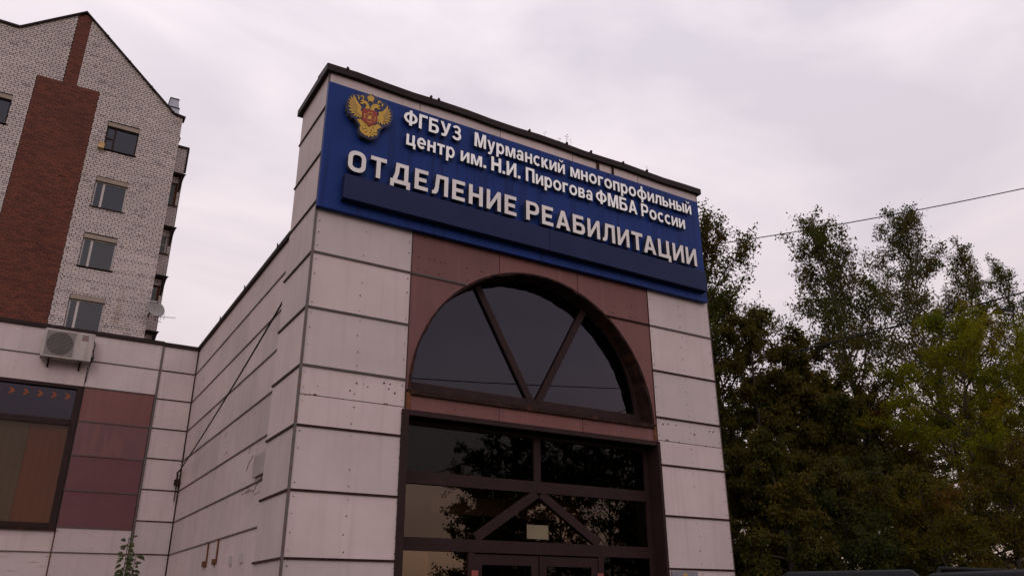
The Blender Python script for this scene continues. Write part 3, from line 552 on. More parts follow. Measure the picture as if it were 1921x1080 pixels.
SM = {
'Ф':(.98,[ring(.49,.5,.49,.38,.19,.15),[rc(.39,.59,-.02,1.02)]]),
'Г':(.62,[[[(0,0),(S_,0),(S_,.83),(.62,.83),(.62,1),(0,1)]]]),
'Б':(.74,[[bowl(0,.74,0,.62,.28)[:-1]+[(S_,.62),(S_,.83),(.66,.83),(.66,1),(0,1)],bowl(S_,.53,.16,.46,.13)]]),
'У':(.80,[[[(0,1),(.23,1),(.43,.46),(.58,1),(.80,1),(.52,.20),(.44,.06),(.33,0),(.10,0),(.10,.17),(.24,.17),(.31,.22),(.33,.30)]]]),
'З':(.68,[arcr(.32,.735,.32,.285,155,-90,.17),arcr(.32,.30,.36,.32,90,-155,.18),[rc(.2,.33,.45,.61)]]),
'М':(.96,[[[(0,0),(S_,0),(S_,.70),(.38,0),(.58,0),(.76,.70),(.76,0),(.96,0),(.96,1),(.68,1),(.48,.30),(.28,1),(0,1)]]]),
'Н':(.76,[thick(.76,1,S_)]), 'И':(.78,[ii(.78,1,S_)]),
'П':(.76,[[[(0,0),(S_,0),(S_,.83),(.56,.83),(.56,0),(.76,0),(.76,1),(0,1)]]]),
'А':(.86,[G['А'][1]]), 'Р':(.72,[G['Р'][1]]),
'у':(.66,[[[(0,.73),(.20,.73),(.35,.25),(.48,.73),(.66,.73),(.42,-.04),(.36,-.18),(.25,-.27),(.07,-.27),(.07,-.13),(.17,-.13),(.23,-.09),(.26,0)]]]),
'р':(.68,[ring(.36,.365,.32,.385,.17,.16),[rc(0,.19,-.27,.73)]]),
'м':(.86,[[[(0,0),(.18,0),(.18,.50),(.35,0),(.51,0),(.68,.50),(.68,0),(.86,0),(.86,.73),(.60,.73),(.43,.22),(.26,.73),(0,.73)]]]),
'а':(.64,[ring(.26,.215,.26,.225,.16,.12),[rc(.42,.60,0,.50)],arcr(.315,.46,.285,.285,5,165,.16)]),
'н':(.64,[thick(.64,.73,.185)]), 'и':(.66,[ii(.66,.73,.18)]),
'й':(.66,[ii(.66,.73,.18),arcr(.33,1.0,.19,.16,180,360,.08)]),
'с':(.62,[arcr(.35,.365,.35,.385,48,312,.175)]),
'к':(.64,[[[(0,0),(.19,0),(.19,.29),(.42,0),(.65,0),(.37,.39),(.62,.73),(.40,.73),(.19,.45),(.19,.73),(0,.73)]]]),
'о':(.74,[ring(.37,.365,.37,.385,.185,.16)]),
'г':(.50,[[[(0,0),(.19,0),(.19,.57),(.50,.57),(.50,.73),(0,.73)]]]),
'п':(.63,[[[(0,0),(.19,0),(.19,.57),(.44,.57),(.44,0),(.63,0),(.63,.73),(0,.73)]]]),
'ф':(.96,[ring(.48,.365,.48,.385,.18,.15),[rc(.39,.57,-.27,1.0)]]),
'л':(.66,[[[(0,0),(.10,0),(.18,.04),(.23,.15),(.27,.57),(.47,.57),(.47,0),(.66,0),(.66,.73),(.10,.73),(.08,.25),(.05,.17),(0,.15)]]]),
'ь':(.60,[[bowl(0,.60,0,.46,.21)[:-1]+[(.19,.46),(.19,.73),(0,.73)],bowl(.19,.42,.14,.32,.08)]]),
'ы':(.86,[[bowl(0,.58,0,.46,.21)[:-1]+[(.19,.46),(.19,.73),(0,.73)],bowl(.19,.40,.14,.32,.08)],[rc(.67,.86,0,.73)]]),
'ц':(.70,[[[(0,0),(.53,0),(.53,-.18),(.70,-.18),(.70,.16),(.63,.16),(.63,.73),(.44,.73),(.44,.16),(.19,.16),(.19,.73),(0,.73)]]]),
'е':(.68,[arcr(.34,.365,.34,.385,-2,318,.17),[rc(.10,.66,.30,.42)]]),
'т':(.60,[[[(.205,0),(.395,0),(.395,.57),(.60,.57),(.60,.73),(0,.73),(0,.57),(.205,.57)]]]),
'в':(.62,[[bowl(0,.62,0,.41,.19)[:-1]+[(.52,.385)]+bowl(0,.58,.36,.73,.17)[2:-1]+[(0,.73)],bowl(.19,.43,.14,.29,.07),bowl(.19,.40,.44,.59,.07)]]),
'.':(.20,[[rc(0,.20,0,.20)]]),
}
def word(t, x0, x1, z0, cap, y0, y1, m, gap=.115):
    tot = sum(SM[c][0] for c in t)+gap*(len(t)-1); k=(x1-x0)/tot; x=x0
    for c in t:
        wd, layers = SM[c]; parts=[]
        for li, polys in enumerate(layers):
            o = plate('letter', [[(x+a*k, z0+b*cap) for a,b in p] for p in polys], y0-.0012*li, y1, m, sign if not parts else None); twoface(o, y0, M['letter_side']); parts.append(o)
        if len(parts)>1:      # the strokes of one letter become one mesh
            bm=bmesh.new()
            for o in parts: bm.from_mesh(o.data)
            me=parts[0].data; bm.to_mesh(me); bm.free()
            for o in parts[1:]: bpy.data.objects.remove(o)
        x += (wd+gap)*k
ya, yb_ = SY-.075, SY-.03
W = M['letter_white']
word('ФГБУЗ',4.05,5.06,8.62,.265,ya,yb_,W); word('Мурманский',5.31,7.11,8.62,.265,ya,yb_,W); word('многопрофильный',7.23,10.08,8.62,.265,ya,yb_,W)
word('центр',4.11,4.95,8.26,.265,ya,yb_,W); word('им.',5.06,5.53,8.26,.265,ya,yb_,W); word('Н.И.',5.63,6.19,8.26,.265,ya,yb_,W)
word('Пирогова',6.30,7.70,8.26,.265,ya,yb_,W); word('ФМБА',7.77,8.72,8.26,.265,ya,yb_,W); word('России',8.81,9.88,8.26,.265,ya,yb_,W)
# emblem
emb = empty('emblem', (3.5,SY,8.5), 'gold two-headed eagle emblem with a red shield at the left end of the blue sign', 'emblem')
plate('backing_plate', [EMB['back']], SY-.095, SY-.085, M['emblem_edge'], emb)
cxm = sum(p[0] for p in EMB['back'])/len(EMB['back']); czm = sum(p[1] for p in EMB['back'])/len(EMB['back'])
def shrink(p,k): return [(cxm+(a-cxm)*k, czm+(b-czm)*k) for a,b in p]
plate('face_plate', [shrink(EMB['back'],.975)], SY-.102, SY-.0955, M['emblem_back'], emb)
plate('rear_plate', [shrink(EMB['back'],.985)], SY-.03, SY-.02, M['emblem_edge'], emb)
plate('spacer', [shrink(EMB['back'],.90)], SY-.084, SY-.001, M['emblem_back'], emb)
yf0, yf1 = SY-.112, SY-.103
for nm,k in (('wing','wingL'),('wing','wingR'),('head','headL'),('head','headR'),('crown','crown'),('ribbon','c1'),('ribbon','c2'),('ribbon','c3'),('ribbon','c4')):
    plate(nm, [EMB[k]], yf0, yf1, M['gold'], emb)
plate('tail', [EMB['tail']]+[EMB['h%d'%i] for i in range(12)], yf0, yf1, M['gold'], emb)
# engraved feather lines
fl = MB()
def fline(p,q,w_=.0035): 
    d_=Vector((q[0]-p[0],q[1]-p[1])).normalized(); nx,nz_=-d_.y*w_,d_.x*w_
    fl.hexa([(p[0]+nx,yf0-.002,p[1]+nz_),(p[0]-nx,yf0-.002,p[1]-nz_),(p[0]-nx,yf0+.001,p[1]-nz_),(p[0]+nx,yf0+.001,p[1]+nz_)],[(q[0]+nx*.3,yf0-.002,q[1]+nz_*.3),(q[0]-nx*.3,yf0-.002,q[1]-nz_*.3),(q[0]-nx*.3,yf0+.001,q[1]-nz_*.3),(q[0]+nx*.3,yf0+.001,q[1]+nz_*.3)])
for k,roots in (('wingL',(3.33,8.53)),('wingR',(3.66,8.50))):
    P_ = EMB[k]; rx,rz = roots
    for i in range(len(P_)):
        a,b,c = P_[i-1],P_[i],P_[(i+1)%len(P_)]
        dm = math.hypot(b[0]-rx,b[1]-rz)
        if dm < math.hypot(a[0]-rx,a[1]-rz) and dm < math.hypot(c[0]-rx,c[1]-rz) and dm>.05: fline(b,(b[0]+(rx-b[0])*.62,b[1]+(rz-b[1])*.62),.004)
tag(fl.build('feather_lines', M['emblem_back'], emb), kind='stuff')
plate('shield', [EMB['shield']], SY-.120, SY-.1125, M['emblem_red'], emb)
plate('cross', [EMB['cross'],EMB['crossin']], SY-.123, SY-.1205, M['gold'], emb); plate('boss', [EMB['disc']], SY-.123, SY-.1205, M['gold'], emb)
# plaque
pq = bevelled(MB().box(9.02,9.56,YF-.045,YF-.022,1.72,2.15).build('plaque', M['tin']), .004); tag(pq, 'grey metal plaque with a small gold crest low on the right pillar', 'plaque')
plate('crest', [[(9.25,2.10),(9.29,2.12),(9.33,2.10),(9.325,2.05),(9.29,2.02),(9.255,2.05)],[(9.27,2.09),(9.31,2.09),(9.305,2.05),(9.29,2.04),(9.275,2.05)][::-1]], YF-.05, YF-.0455, M['gold'], pq)
MB().box(9.10,9.48,YF-.048,YF-.0455,1.95,1.965).box(9.13,9.45,YF-.048,YF-.0455,1.90,1.912).build('engraved_lines', M['black'], pq)
# ================================================================== air conditioner
ac = empty('air_conditioner', (.42,YC,7.6), 'grey-white outdoor air conditioner unit hung on the left wing under the roof edge', 'air conditioner')
ay = 22.88
bevelled(MB().box(-.16,1.0,ay,ay+.34,7.66,8.42).build('body', M['ac_body'], ac), .018, 3)
MB().box(-.10,.555,ay-.006,ay-.0005,7.71,8.37).build('grille_panel', M['ac_grey'], ac)
MB().disc((.225,ay-.008,8.04),(0,1,0),.30,32,.0018).build('fan_opening', M['ac_dark'], ac)
gr = MB()
for i in range(17):
    z=7.76+.56*i/16; hw=math.sqrt(max(0.0004,.31**2-(z-8.04)**2)); gr.box(.225-hw,.225+hw,ay-.016,ay-.0085,z-.0045,z+.0045)
gr.build('grille_bars', M['ac_grey'], ac)
for xx in (-.11,.56): MB().box(xx-.006,xx+.006,ay-.014,ay-.0005,7.71,8.37).build('grille_edge', M['ac_body'], ac)
MB().box(.70,.86,ay-.004,ay-.0005,8.20,8.36).build('badge', M['ac_grey'], ac)
def dia(cx,cz,a,s_):
    c_,q=math.cos(a),math.sin(a); P4=[(0,0),(.5*s_,.29*s_),(s_,0),(.5*s_,-.29*s_)]; return [(cx+x_*c_-z_*q,cz+x_*q+z_*c_) for x_,z_ in P4]
for a in (90,210,330): plate('diamond', [dia(.78,8.275,math.radians(a),.05)], ay-.0075, ay-.0045, M['logo_red'], ac)
MB().box(.715,.845,ay-.0065,ay-.0045,8.212,8.226).build('badge_line', M['logo_red'], ac)
for xx in (.05,.78):
    MB().box(xx-.02,xx+.02,ay-.03,YC,7.60,7.64).box(xx-.02,xx+.02,YC-.05,YC-.02,7.48,7.60).hexa([(xx-.012,ay+.02,7.59),(xx+.012,ay+.02,7.59),(xx+.012,ay+.05,7.59),(xx-.012,ay+.05,7.59)],[(xx-.012,YC-.06,7.5),(xx+.012,YC-.06,7.5),(xx+.012,YC-.03,7.5),(xx-.012,YC-.03,7.5)]).build('bracket', M['rusty_metal'], ac)
MB().tube([(1.0,ay+.1,8.25),(1.04,ay+.1,8.15),(1.03,ay+.12,7.95),(1.06,ay+.15,7.8),(1.0,ay+.2,7.62)],.012,6).build('hose', M['black'], ac)
MB().tube([(1.0,ay+.15,8.05),(1.05,ay+.14,7.9),(1.03,ay+.14,7.75),(1.01,ay+.3,7.5),(1.0,YC-.03,7.2)],.009,6).build('hose', M['black'], ac)
MB().box(1.0,1.05,ay+.08,ay+.2,7.70,7.82).build('valve', M['black'], ac)
# ================================================================== apartment building
AY = 35.0
apt = empty('apartment_building', (0,AY,0), 'tall gabled apartment block of white brick with a wide red brick band', 'building')
roofline = [(-9,25.27),(-3.78,25.26),(-1.46,27.1),(2.92,23.12),(3.34,23.06)]
def ztop(x):
    for (a,za),(b,zb) in zip(roofline[:-1],roofline[1:]):
        if a <= x <= b: return za+(zb-za)*(x-a)/(b-a)
    return 0
wins = [(.36,1.64,20.46,21.64),(.36,1.62,17.62,18.86),(.36,1.63,14.86,16.14),(.34,1.64,12.13,13.40),(-4.8,-3.34,20.46,21.64),(-4.8,-3.34,17.62,18.86),(-4.8,-3.34,14.86,16.14),(-4.8,-3.34,12.13,13.4),(.34,1.64,9.35,10.6)]
plate('wall', [[(-9,0),(3.32,0)]+[(min(3.32,a),b-.03) for a,b in roofline[::-1]]]+[[(a,c),(b,c),(b,d+.3),(a,d+.3)][::-1] for a,b,c,d in wins], AY+.05, AY+.4, M['mortar'], apt)
MB().box(-9,3.32,AY+.41,AY+12,0,23.0).build('wall', M['white_brick'], apt)
plate('roof', [[(-9,25.2),(-3.78,25.2),(-1.46,27.04),(2.92,23.06),(3.31,23.0),(3.31,22.9),(-9,22.9)]], AY+.41, AY+12, M['cap'], apt)
def isred(x,z): return (-2.69<x<-.245 and z<23.17) or (-1.71<x<-1.18 and z>=23.17)
BL, BH, JT = .275, .1, .0155
allb = []
rb_ = random.Random(11)
r = 0; z = 10.0
while z < 27.1:
    header = (r % 6 == 0); L_ = BL/2 if header else BL
    off = (BL/2 if r%2 else 0) + (.065 if header else 0)
    x = -6.55-off
    while x < 3.34:
        a, b = max(x,-6.6), min(x+L_,3.34); zc=z+BH/2; 
        # split at the red band edges
        cuts = [a]+[c for c in (-2.69,-.245,-1.71,-1.18) if a<c<b and ((c in (-2.69,-.245) and zc<23.17) or (c in (-1.71,-1.18) and zc>=23.17))]+[b]
        for p,q in zip(cuts[:-1],cuts[1:]):
            segs=[(p,q)]
            for (wa,wb,wc,wd) in wins:
                if wc-.02 < zc < wd+.22:
                    ns_=[]
                    for s0,s1 in segs:
                        if s1<=wa or s0>=wb: ns_.append((s0,s1))
                        else:
                            if s0<wa: ns_.append((s0,wa))
                            if s1>wb: ns_.append((wb,s1))
                    segs=ns_
            for s0,s1 in segs:
                if s1-s0 < .03: continue
                if z+.03 > max(ztop(s0+.01),ztop(s1-.01)): continue
                allb.append((s0,s1,z,isred((s0+s1)/2,zc)))
        x += L_
    z += BH; r += 1
vis = sorted([b for b in allb if b[2]>12.05 and b[1]>-.3 and b[1]-b[0]>.2], key=lambda b:b[2])
single = set(vis[:285]); bm_cache = {}
reds = sorted([b for b in allb if b[3] and b[2]>12.0 and b[1]-b[0]>.2], key=lambda b:b[2]); single -= set(b for b in single if b[3]);
single = set(list(single)[:285])
def brick_mesh(lenx, red, key):
    if key in bm_cache: return bm_cache[key]
    me = MB().box(0,lenx-JT,0,.06,0,BH-JT).mesh('brick'); me.materials.append(M['red_brick_single' if red else 'white_brick_single']); bm_cache[key]=me; return me
w_, r_ = MB(), MB()
for b in allb:
    s0,s1,zz,red = b; j = rb_.uniform(-.006,.006); jx = rb_.uniform(0,.003)
    jt = .009 if red else JT*1.5
    if rb_.random() < .01: j = .02
    if b in single:
        o = link('brick', brick_mesh(round(s1-s0,3), red, (round(s1-s0,3),red)), None, apt, (s0,AY+j,zz))
    else:
        za_, zb_2 = [max(zz+.002, min(zz+BH-(jt if red else JT*1.5), ztop(min(3.339,q_))-.01)) for q_ in (s0+jx, s1-jt+jx)]
        (r_ if red else w_).hexa([(s0+jx,AY+j,zz),(s1-jt+jx,AY+j,zz),(s1-jt+jx,AY+.06,zz),(s0+jx,AY+.06,zz)],[(s0+jx,AY+j,za_),(s1-jt+jx,AY+j,zb_2),(s1-jt+jx,AY+.06,zb_2),(s0+jx,AY+.06,za_)])
tag(w_.build('white_bricks', M['white_brick'], apt), kind='stuff'); tag(r_.build('red_bricks', M['red_brick'], apt), kind='stuff')
# thin painted-over mortar behind the red band
MB().box(-2.69,-.25,AY+.028,AY+.049,10,23.17).box(-1.70,-1.19,AY+.028,AY+.049,23.18,26.7).build('red_backing', M['mortar_red'], apt)
# windows
for i,(a,b,c,d) in enumerate(wins):
    wn = empty('window',(0,0,0)); wn.parent = apt; wn.location = -apt.location
    brown = i in (0,4)
    if brown: wn['label'] = 'dark brown framed window with a roller box' if i==0 else 'dark window near the left edge'
    fm = M['brown_frame'] if brown else M['pvc']; y0,y1 = AY+.10, AY+.17
    MB().box(a,b,AY-.004,AY+.2,d+.005,d+.20).build('lintel', M['concrete'], wn)
    MB().box(a,b,AY-.012,AY+.04,d+.205,d+.212).build('angle_iron', M['cap'], wn)
    f=.055; xm = a+(b-a)*(.27 if i!=3 else .25)
    MB().box(a,a+f,y0,y1,c,d).box(b-f,b,y0,y1,c,d).box(a+f,b-f,y0,y1,c,c+f).box(a+f,b-f,y0,y1,d-f,d).box(xm-.045,xm+.045,y0-.004,y1,c+f,d-f).build('frame', fm, wn)
    if brown: MB().box(a+f,xm-.045,y0-.002,y1,(c+d)/2-.03,(c+d)/2+.05).build('frame', fm, wn)
    MB().box(a+f,b-f,y0+.03,y0+.036,c+f,d-f).build('pane', M['glass_bluish'], wn)
    MB().box(a-.06,b+.05,AY-.06,AY+.1,c-.035,c-.005).build('sill', M['cap'], wn)
    MB().box(a-.1,b+.1,AY+.7,AY+.75,c-.2,d+.2).build('room_wall', M['interior_dark'], wn)
    if i in (2,3,4):
        cb = MB(); xa = b-.42 if i!=4 else b-.5; n=8
        for k in range(n):
            p=xa+.34*k/n; q=xa+.34*(k+1)/n; ya=AY+.28+.02*(k%2); yb2=AY+.28+.02*((k+1)%2)
            cb.hexa([(p,ya,c),(q,yb2,c),(q,yb2+.01,c),(p,ya+.01,c)],[(p,ya,d),(q,yb2,d),(q,yb2+.01,d),(p,ya+.01,d)])
        cb.build('curtain', M['curtain'], wn)
    if i == 3: MB().box(xm+.05,b-f,AY+.2,AY+.22,d-.26,d-.08).build('blind', M['curtain'], wn)
# roof edging strips
ed = MB()
for (a,za),(b,zb) in zip(roofline[:-1],roofline[1:]):
    b2 = b+.08 if b>3.3 else b
    ed.hexa([(a,AY-.10,za-.03),(b2,AY-.10,zb-.03),(b2,AY+.41,zb-.03),(a,AY+.41,za-.03)],[(a,AY-.10,za+.06),(b2,AY-.10,zb+.06),(b2,AY+.41,zb+.06),(a,AY+.41,za+.06)])
ed.build('roof_edge', M['cap'], apt)
# metal-clad dormer stack behind the eaves
MB().hexa([(2.72,36.6,22.9),(3.50,36.6,22.9),(3.50,38,22.9),(2.72,38,22.9)],[(2.78,36.6,25.0),(3.12,36.6,25.05),(3.12,38,25.05),(2.78,38,25.0)]).build('chimney', M['tin'], apt)
cs = MB()
for t in (.0,.25,.5,.75,.98):
    z_=22.9+2.13*t; xr_=3.50-.36*t
    cs.box(2.74,xr_+.025,36.57,38.02,z_-.02,z_+.02)
cs.build('chimney_seam', M['cap'], apt)
# set-back side bay with half-hidden windows
SB = 39.0
sb = MB(); rs=random.Random(5); z=11.5; r=0
swins=[(20.42,21.72),(17.78,18.72),(15.0,16.1),(12.2,13.3)]
while z<23.75:
    x=3.2-(BL/2 if r%2 else 0)
    while x<4.2:
        a,b=max(x,3.2),min(x+BL,4.2); zc=z+.05
        if not any(c-.02<zc<d and a<4.02 for c,d in swins) and b-a>.03:
            sb.box(a,b-JT*1.2,SB+rs.uniform(-.006,.006),SB+.06,z,z+BH-JT*1.3)
        elif b>4.05 and b-a>.03: sb.box(max(a,4.03),b-JT*1.2,SB,SB+.06,z,z+BH-JT*1.3)
        x+=BL
    z+=BH; r+=1
tag(sb.build('bay_bricks', M['white_brick'], apt), kind='stuff')
MB().box(3.2,4.19,SB+.5,SB+8,0,23.7).box(4.03,4.19,SB+.04,SB+.499,0,23.7).box(3.2,4.029,SB+.04,SB+.499,21.75,23.7).box(3.2,4.029,SB+.04,SB+.499,18.75,20.4).box(3.2,4.029,SB+.04,SB+.499,16.12,17.76).box(3.2,4.029,SB+.04,SB+.499,13.32,14.98).box(3.2,4.029,SB+.04,SB+.499,0,12.18).build('bay_wall', M['mortar'], apt)
MB().box(3.2,4.26,SB-.08,SB+8,23.75,23.85).box(4.191,4.27,SB-.06,SB+.1,22.4,23.749).build('bay_coping', M['cap'], apt)
for k,(c,d) in enumerate(swins):
    wn = empty('window',(0,0,0)); wn.parent = apt; wn.location = -apt.location
    fm = M['pvc'] if k==1 else M['rust'] if k!=3 else M['brown_frame']
    MB().box(3.2,3.25,SB+.1,SB+.17,c,d).box(3.92,4.02,SB+.1,SB+.17,c,d).box(3.25,3.92,SB+.1,SB+.17,c,c+.07).box(3.25,3.92,SB+.1,SB+.17,d-.07,d).build('frame', fm, wn)
    if k==1: MB().box(3.25,3.92,SB+.1,SB+.16,(c+d)/2-.02,(c+d)/2+.02).build('frame', fm, wn)
    MB().box(3.25,3.92,SB+.13,SB+.136,c+.07,d-.07).build('pane', M['glass_clear'], wn)
    MB().box(3.2,4.14,SB-.07,SB+.1,c-.05,c-.01).build('sill', M['cap'], wn)
    MB().hexa([(3.2,SB-.30,d+.32),(4.22,SB-.30,d+.32),(4.22,SB-.002,d+.32),(3.2,SB-.002,d+.32)],[(3.2,SB-.34,d+.42),(4.28,SB-.34,d+.42),(4.28,SB-.002,d+.52),(3.2,SB-.002,d+.52)]).build('canopy', M['cap'], wn)
    MB().hexa([(4.04,SB-.02,d-.5),(4.12,SB-.02,d-.5),(4.12,SB-.003,d-.5),(4.04,SB-.003,d-.5)],[(4.04,SB-.30,d+.31),(4.2,SB-.30,d+.31),(4.2,SB-.003,d+.31),(4.04,SB-.003,d+.31)]).build('canopy_bracket', M['cap'], wn)
# box by the top window
tag(MB().box(.14,.38,AY-.20,AY-.02,20.38,20.60).hexa([(.12,AY-.22,20.6),(.40,AY-.22,20.6),(.40,AY-.02,20.6),(.12,AY-.02,20.6)],[(.16,AY-.19,20.64),(.36,AY-.19,20.64),(.36,AY-.02,20.66),(.16,AY-.02,20.66)]).build('nest_box', M['yellow_box']), 'small yellowish box fixed to the left corner of the top gable window', 'box')
# satellite dish + aerial
ds = empty('satellite_dish', (3.36,AY-.3,13.3), 'pale satellite dish on the right corner of the white brick block', 'satellite dish')
dm = MB(); axd = Vector((.25,-1,.28)).normalized(); c0 = Vector((3.50,AY-.42,13.36)); a1 = axd.orthogonal().normalized(); b1 = axd.cross(a1)
rings=[]
for k in range(5):
    rr_=.37*k/4+.001; dep=(rr_/.37)**2*.09
    rings.append(len(dm.v))
    for j in range(20):
        t=2*math.pi*j/20; dm.v.append(tuple(c0+axd*dep+a1*rr_*math.cos(t)+b1*rr_*math.sin(t)*1.08))
for k in range(4):
    for j in range(20): dm.f.append((rings[k]+j,rings[k]+(j+1)%20,rings[k+1]+(j+1)%20,rings[k+1]+j))
do = dm.build('reflector', M['dish'], ds, True); so=do.modifiers.new('solid','SOLIDIFY'); so.thickness=.012
MB().tube([c0+axd*.09-b1*.36,c0+axd*.40-b1*.1],.012,6).box(3.3,3.36,AY-.35,AY+.1,13.15,13.21).tube([(3.33,AY-.3,13.0),(3.33,AY-.3,13.4),tuple(c0)],.02,6).build('arm', M['ac_dark'], ds)
MB().tube([c0+axd*.40-b1*.1,c0+axd*.46-b1*.1],.03,8).build('receiver', M['ac_dark'], ds)
tag(MB().tube([(3.34,AY-.1,13.12),(4.35,AY-.45,13.14)],.012,5).tube([(3.62,AY-.2,12.98),(3.62,AY-.2,13.3)],.010,5).tube([(3.8,AY-.26,12.99),(3.8,AY-.26,13.28)],.008,5).tube([(3.92,AY-.3,13.02),(3.92,AY-.3,13.25)],.008,5).tube([(3.55,AY-.17,13.0),(3.85,AY-.27,12.9)],.012,5).build('aerial', M['black']), 'thin black aerial rod sticking out to the right of the satellite dish', 'aerial')
# ================================================================== wires, lamp
def wire(name, pts, sag, r_, label):
    P_=[]; n=24
    A,B=Vector(pts[0]),Vector(pts[1])
    for i in range(n+1):
        t=i/n; p=A.lerp(B,t); p.z-=sag*4*t*(1-t); P_.append(p)
    return tag(MB().tube(P_,r_,5).build(name, M['black']), label, 'wire')
wire('overhead_wire',((17.11, 17.0, 12.45),(23.86, 8.0, 12.76)),.15,.016,'upper black overhead wire crossing the tree tops from the portal to the right edge')
wire('overhead_wire',((14.07, 11.2, 6.84),(22.49, 8.2, 9.52)),.03,.02,'lower black overhead wire sloping down into the trees at the right')
wire('overhead_wire',((10.08, -5.4, 9.35),(29.6, -9.4, 12.32)),.1,.02,'overhead wire mirrored as a level line low in the half-round window')
wire('overhead_wire',((11.12, -5.4, 5.58),(27.68, -9.4, 11.82)),.1,.016,'overhead wire mirrored as a slanting line in the entrance glass')
LPX,LPY,LPZ=25.7,12.0,10.3
lp = empty('street_lamp', (LPX,LPY,0), 'dark street lamp head on an arm among the tree tops at the right', 'street lamp')
MB().tube([(LPX-2.3,LPY+1.2,0),(LPX-2.3,LPY+1.2,LPZ-1.6),(LPX-2.0,LPY+1.05,LPZ-.9),(LPX-.45,LPY+.1,LPZ-.10)],[.07,.055,.04,.03],10).build('pole', M['black'], lp, True)
bevelled(MB().hexa([(LPX-.5,LPY-.12,LPZ-.14),(LPX-.5,LPY+.12,LPZ-.14),(LPX-.5,LPY+.12,LPZ-.02),(LPX-.5,LPY-.12,LPZ-.02)],[(LPX+.25,LPY-.15,LPZ-.02),(LPX+.25,LPY+.15,LPZ-.02),(LPX+.25,LPY+.12,LPZ+.10),(LPX+.25,LPY-.12,LPZ+.10)]).build('lamp_head', M['black'], lp), .03, 3)
MB().hexa([(LPX-.25,LPY-.1,LPZ-.135),(LPX-.25,LPY+.1,LPZ-.135),(LPX-.25,LPY+.1,LPZ-.10),(LPX-.25,LPY-.1,LPZ-.10)],[(LPX+.18,LPY-.1,LPZ-.07),(LPX+.18,LPY+.1,LPZ-.07),(LPX+.18,LPY+.1,LPZ-.03),(LPX+.18,LPY-.1,LPZ-.03)]).build('lens', M['lamp_lens'], lp)
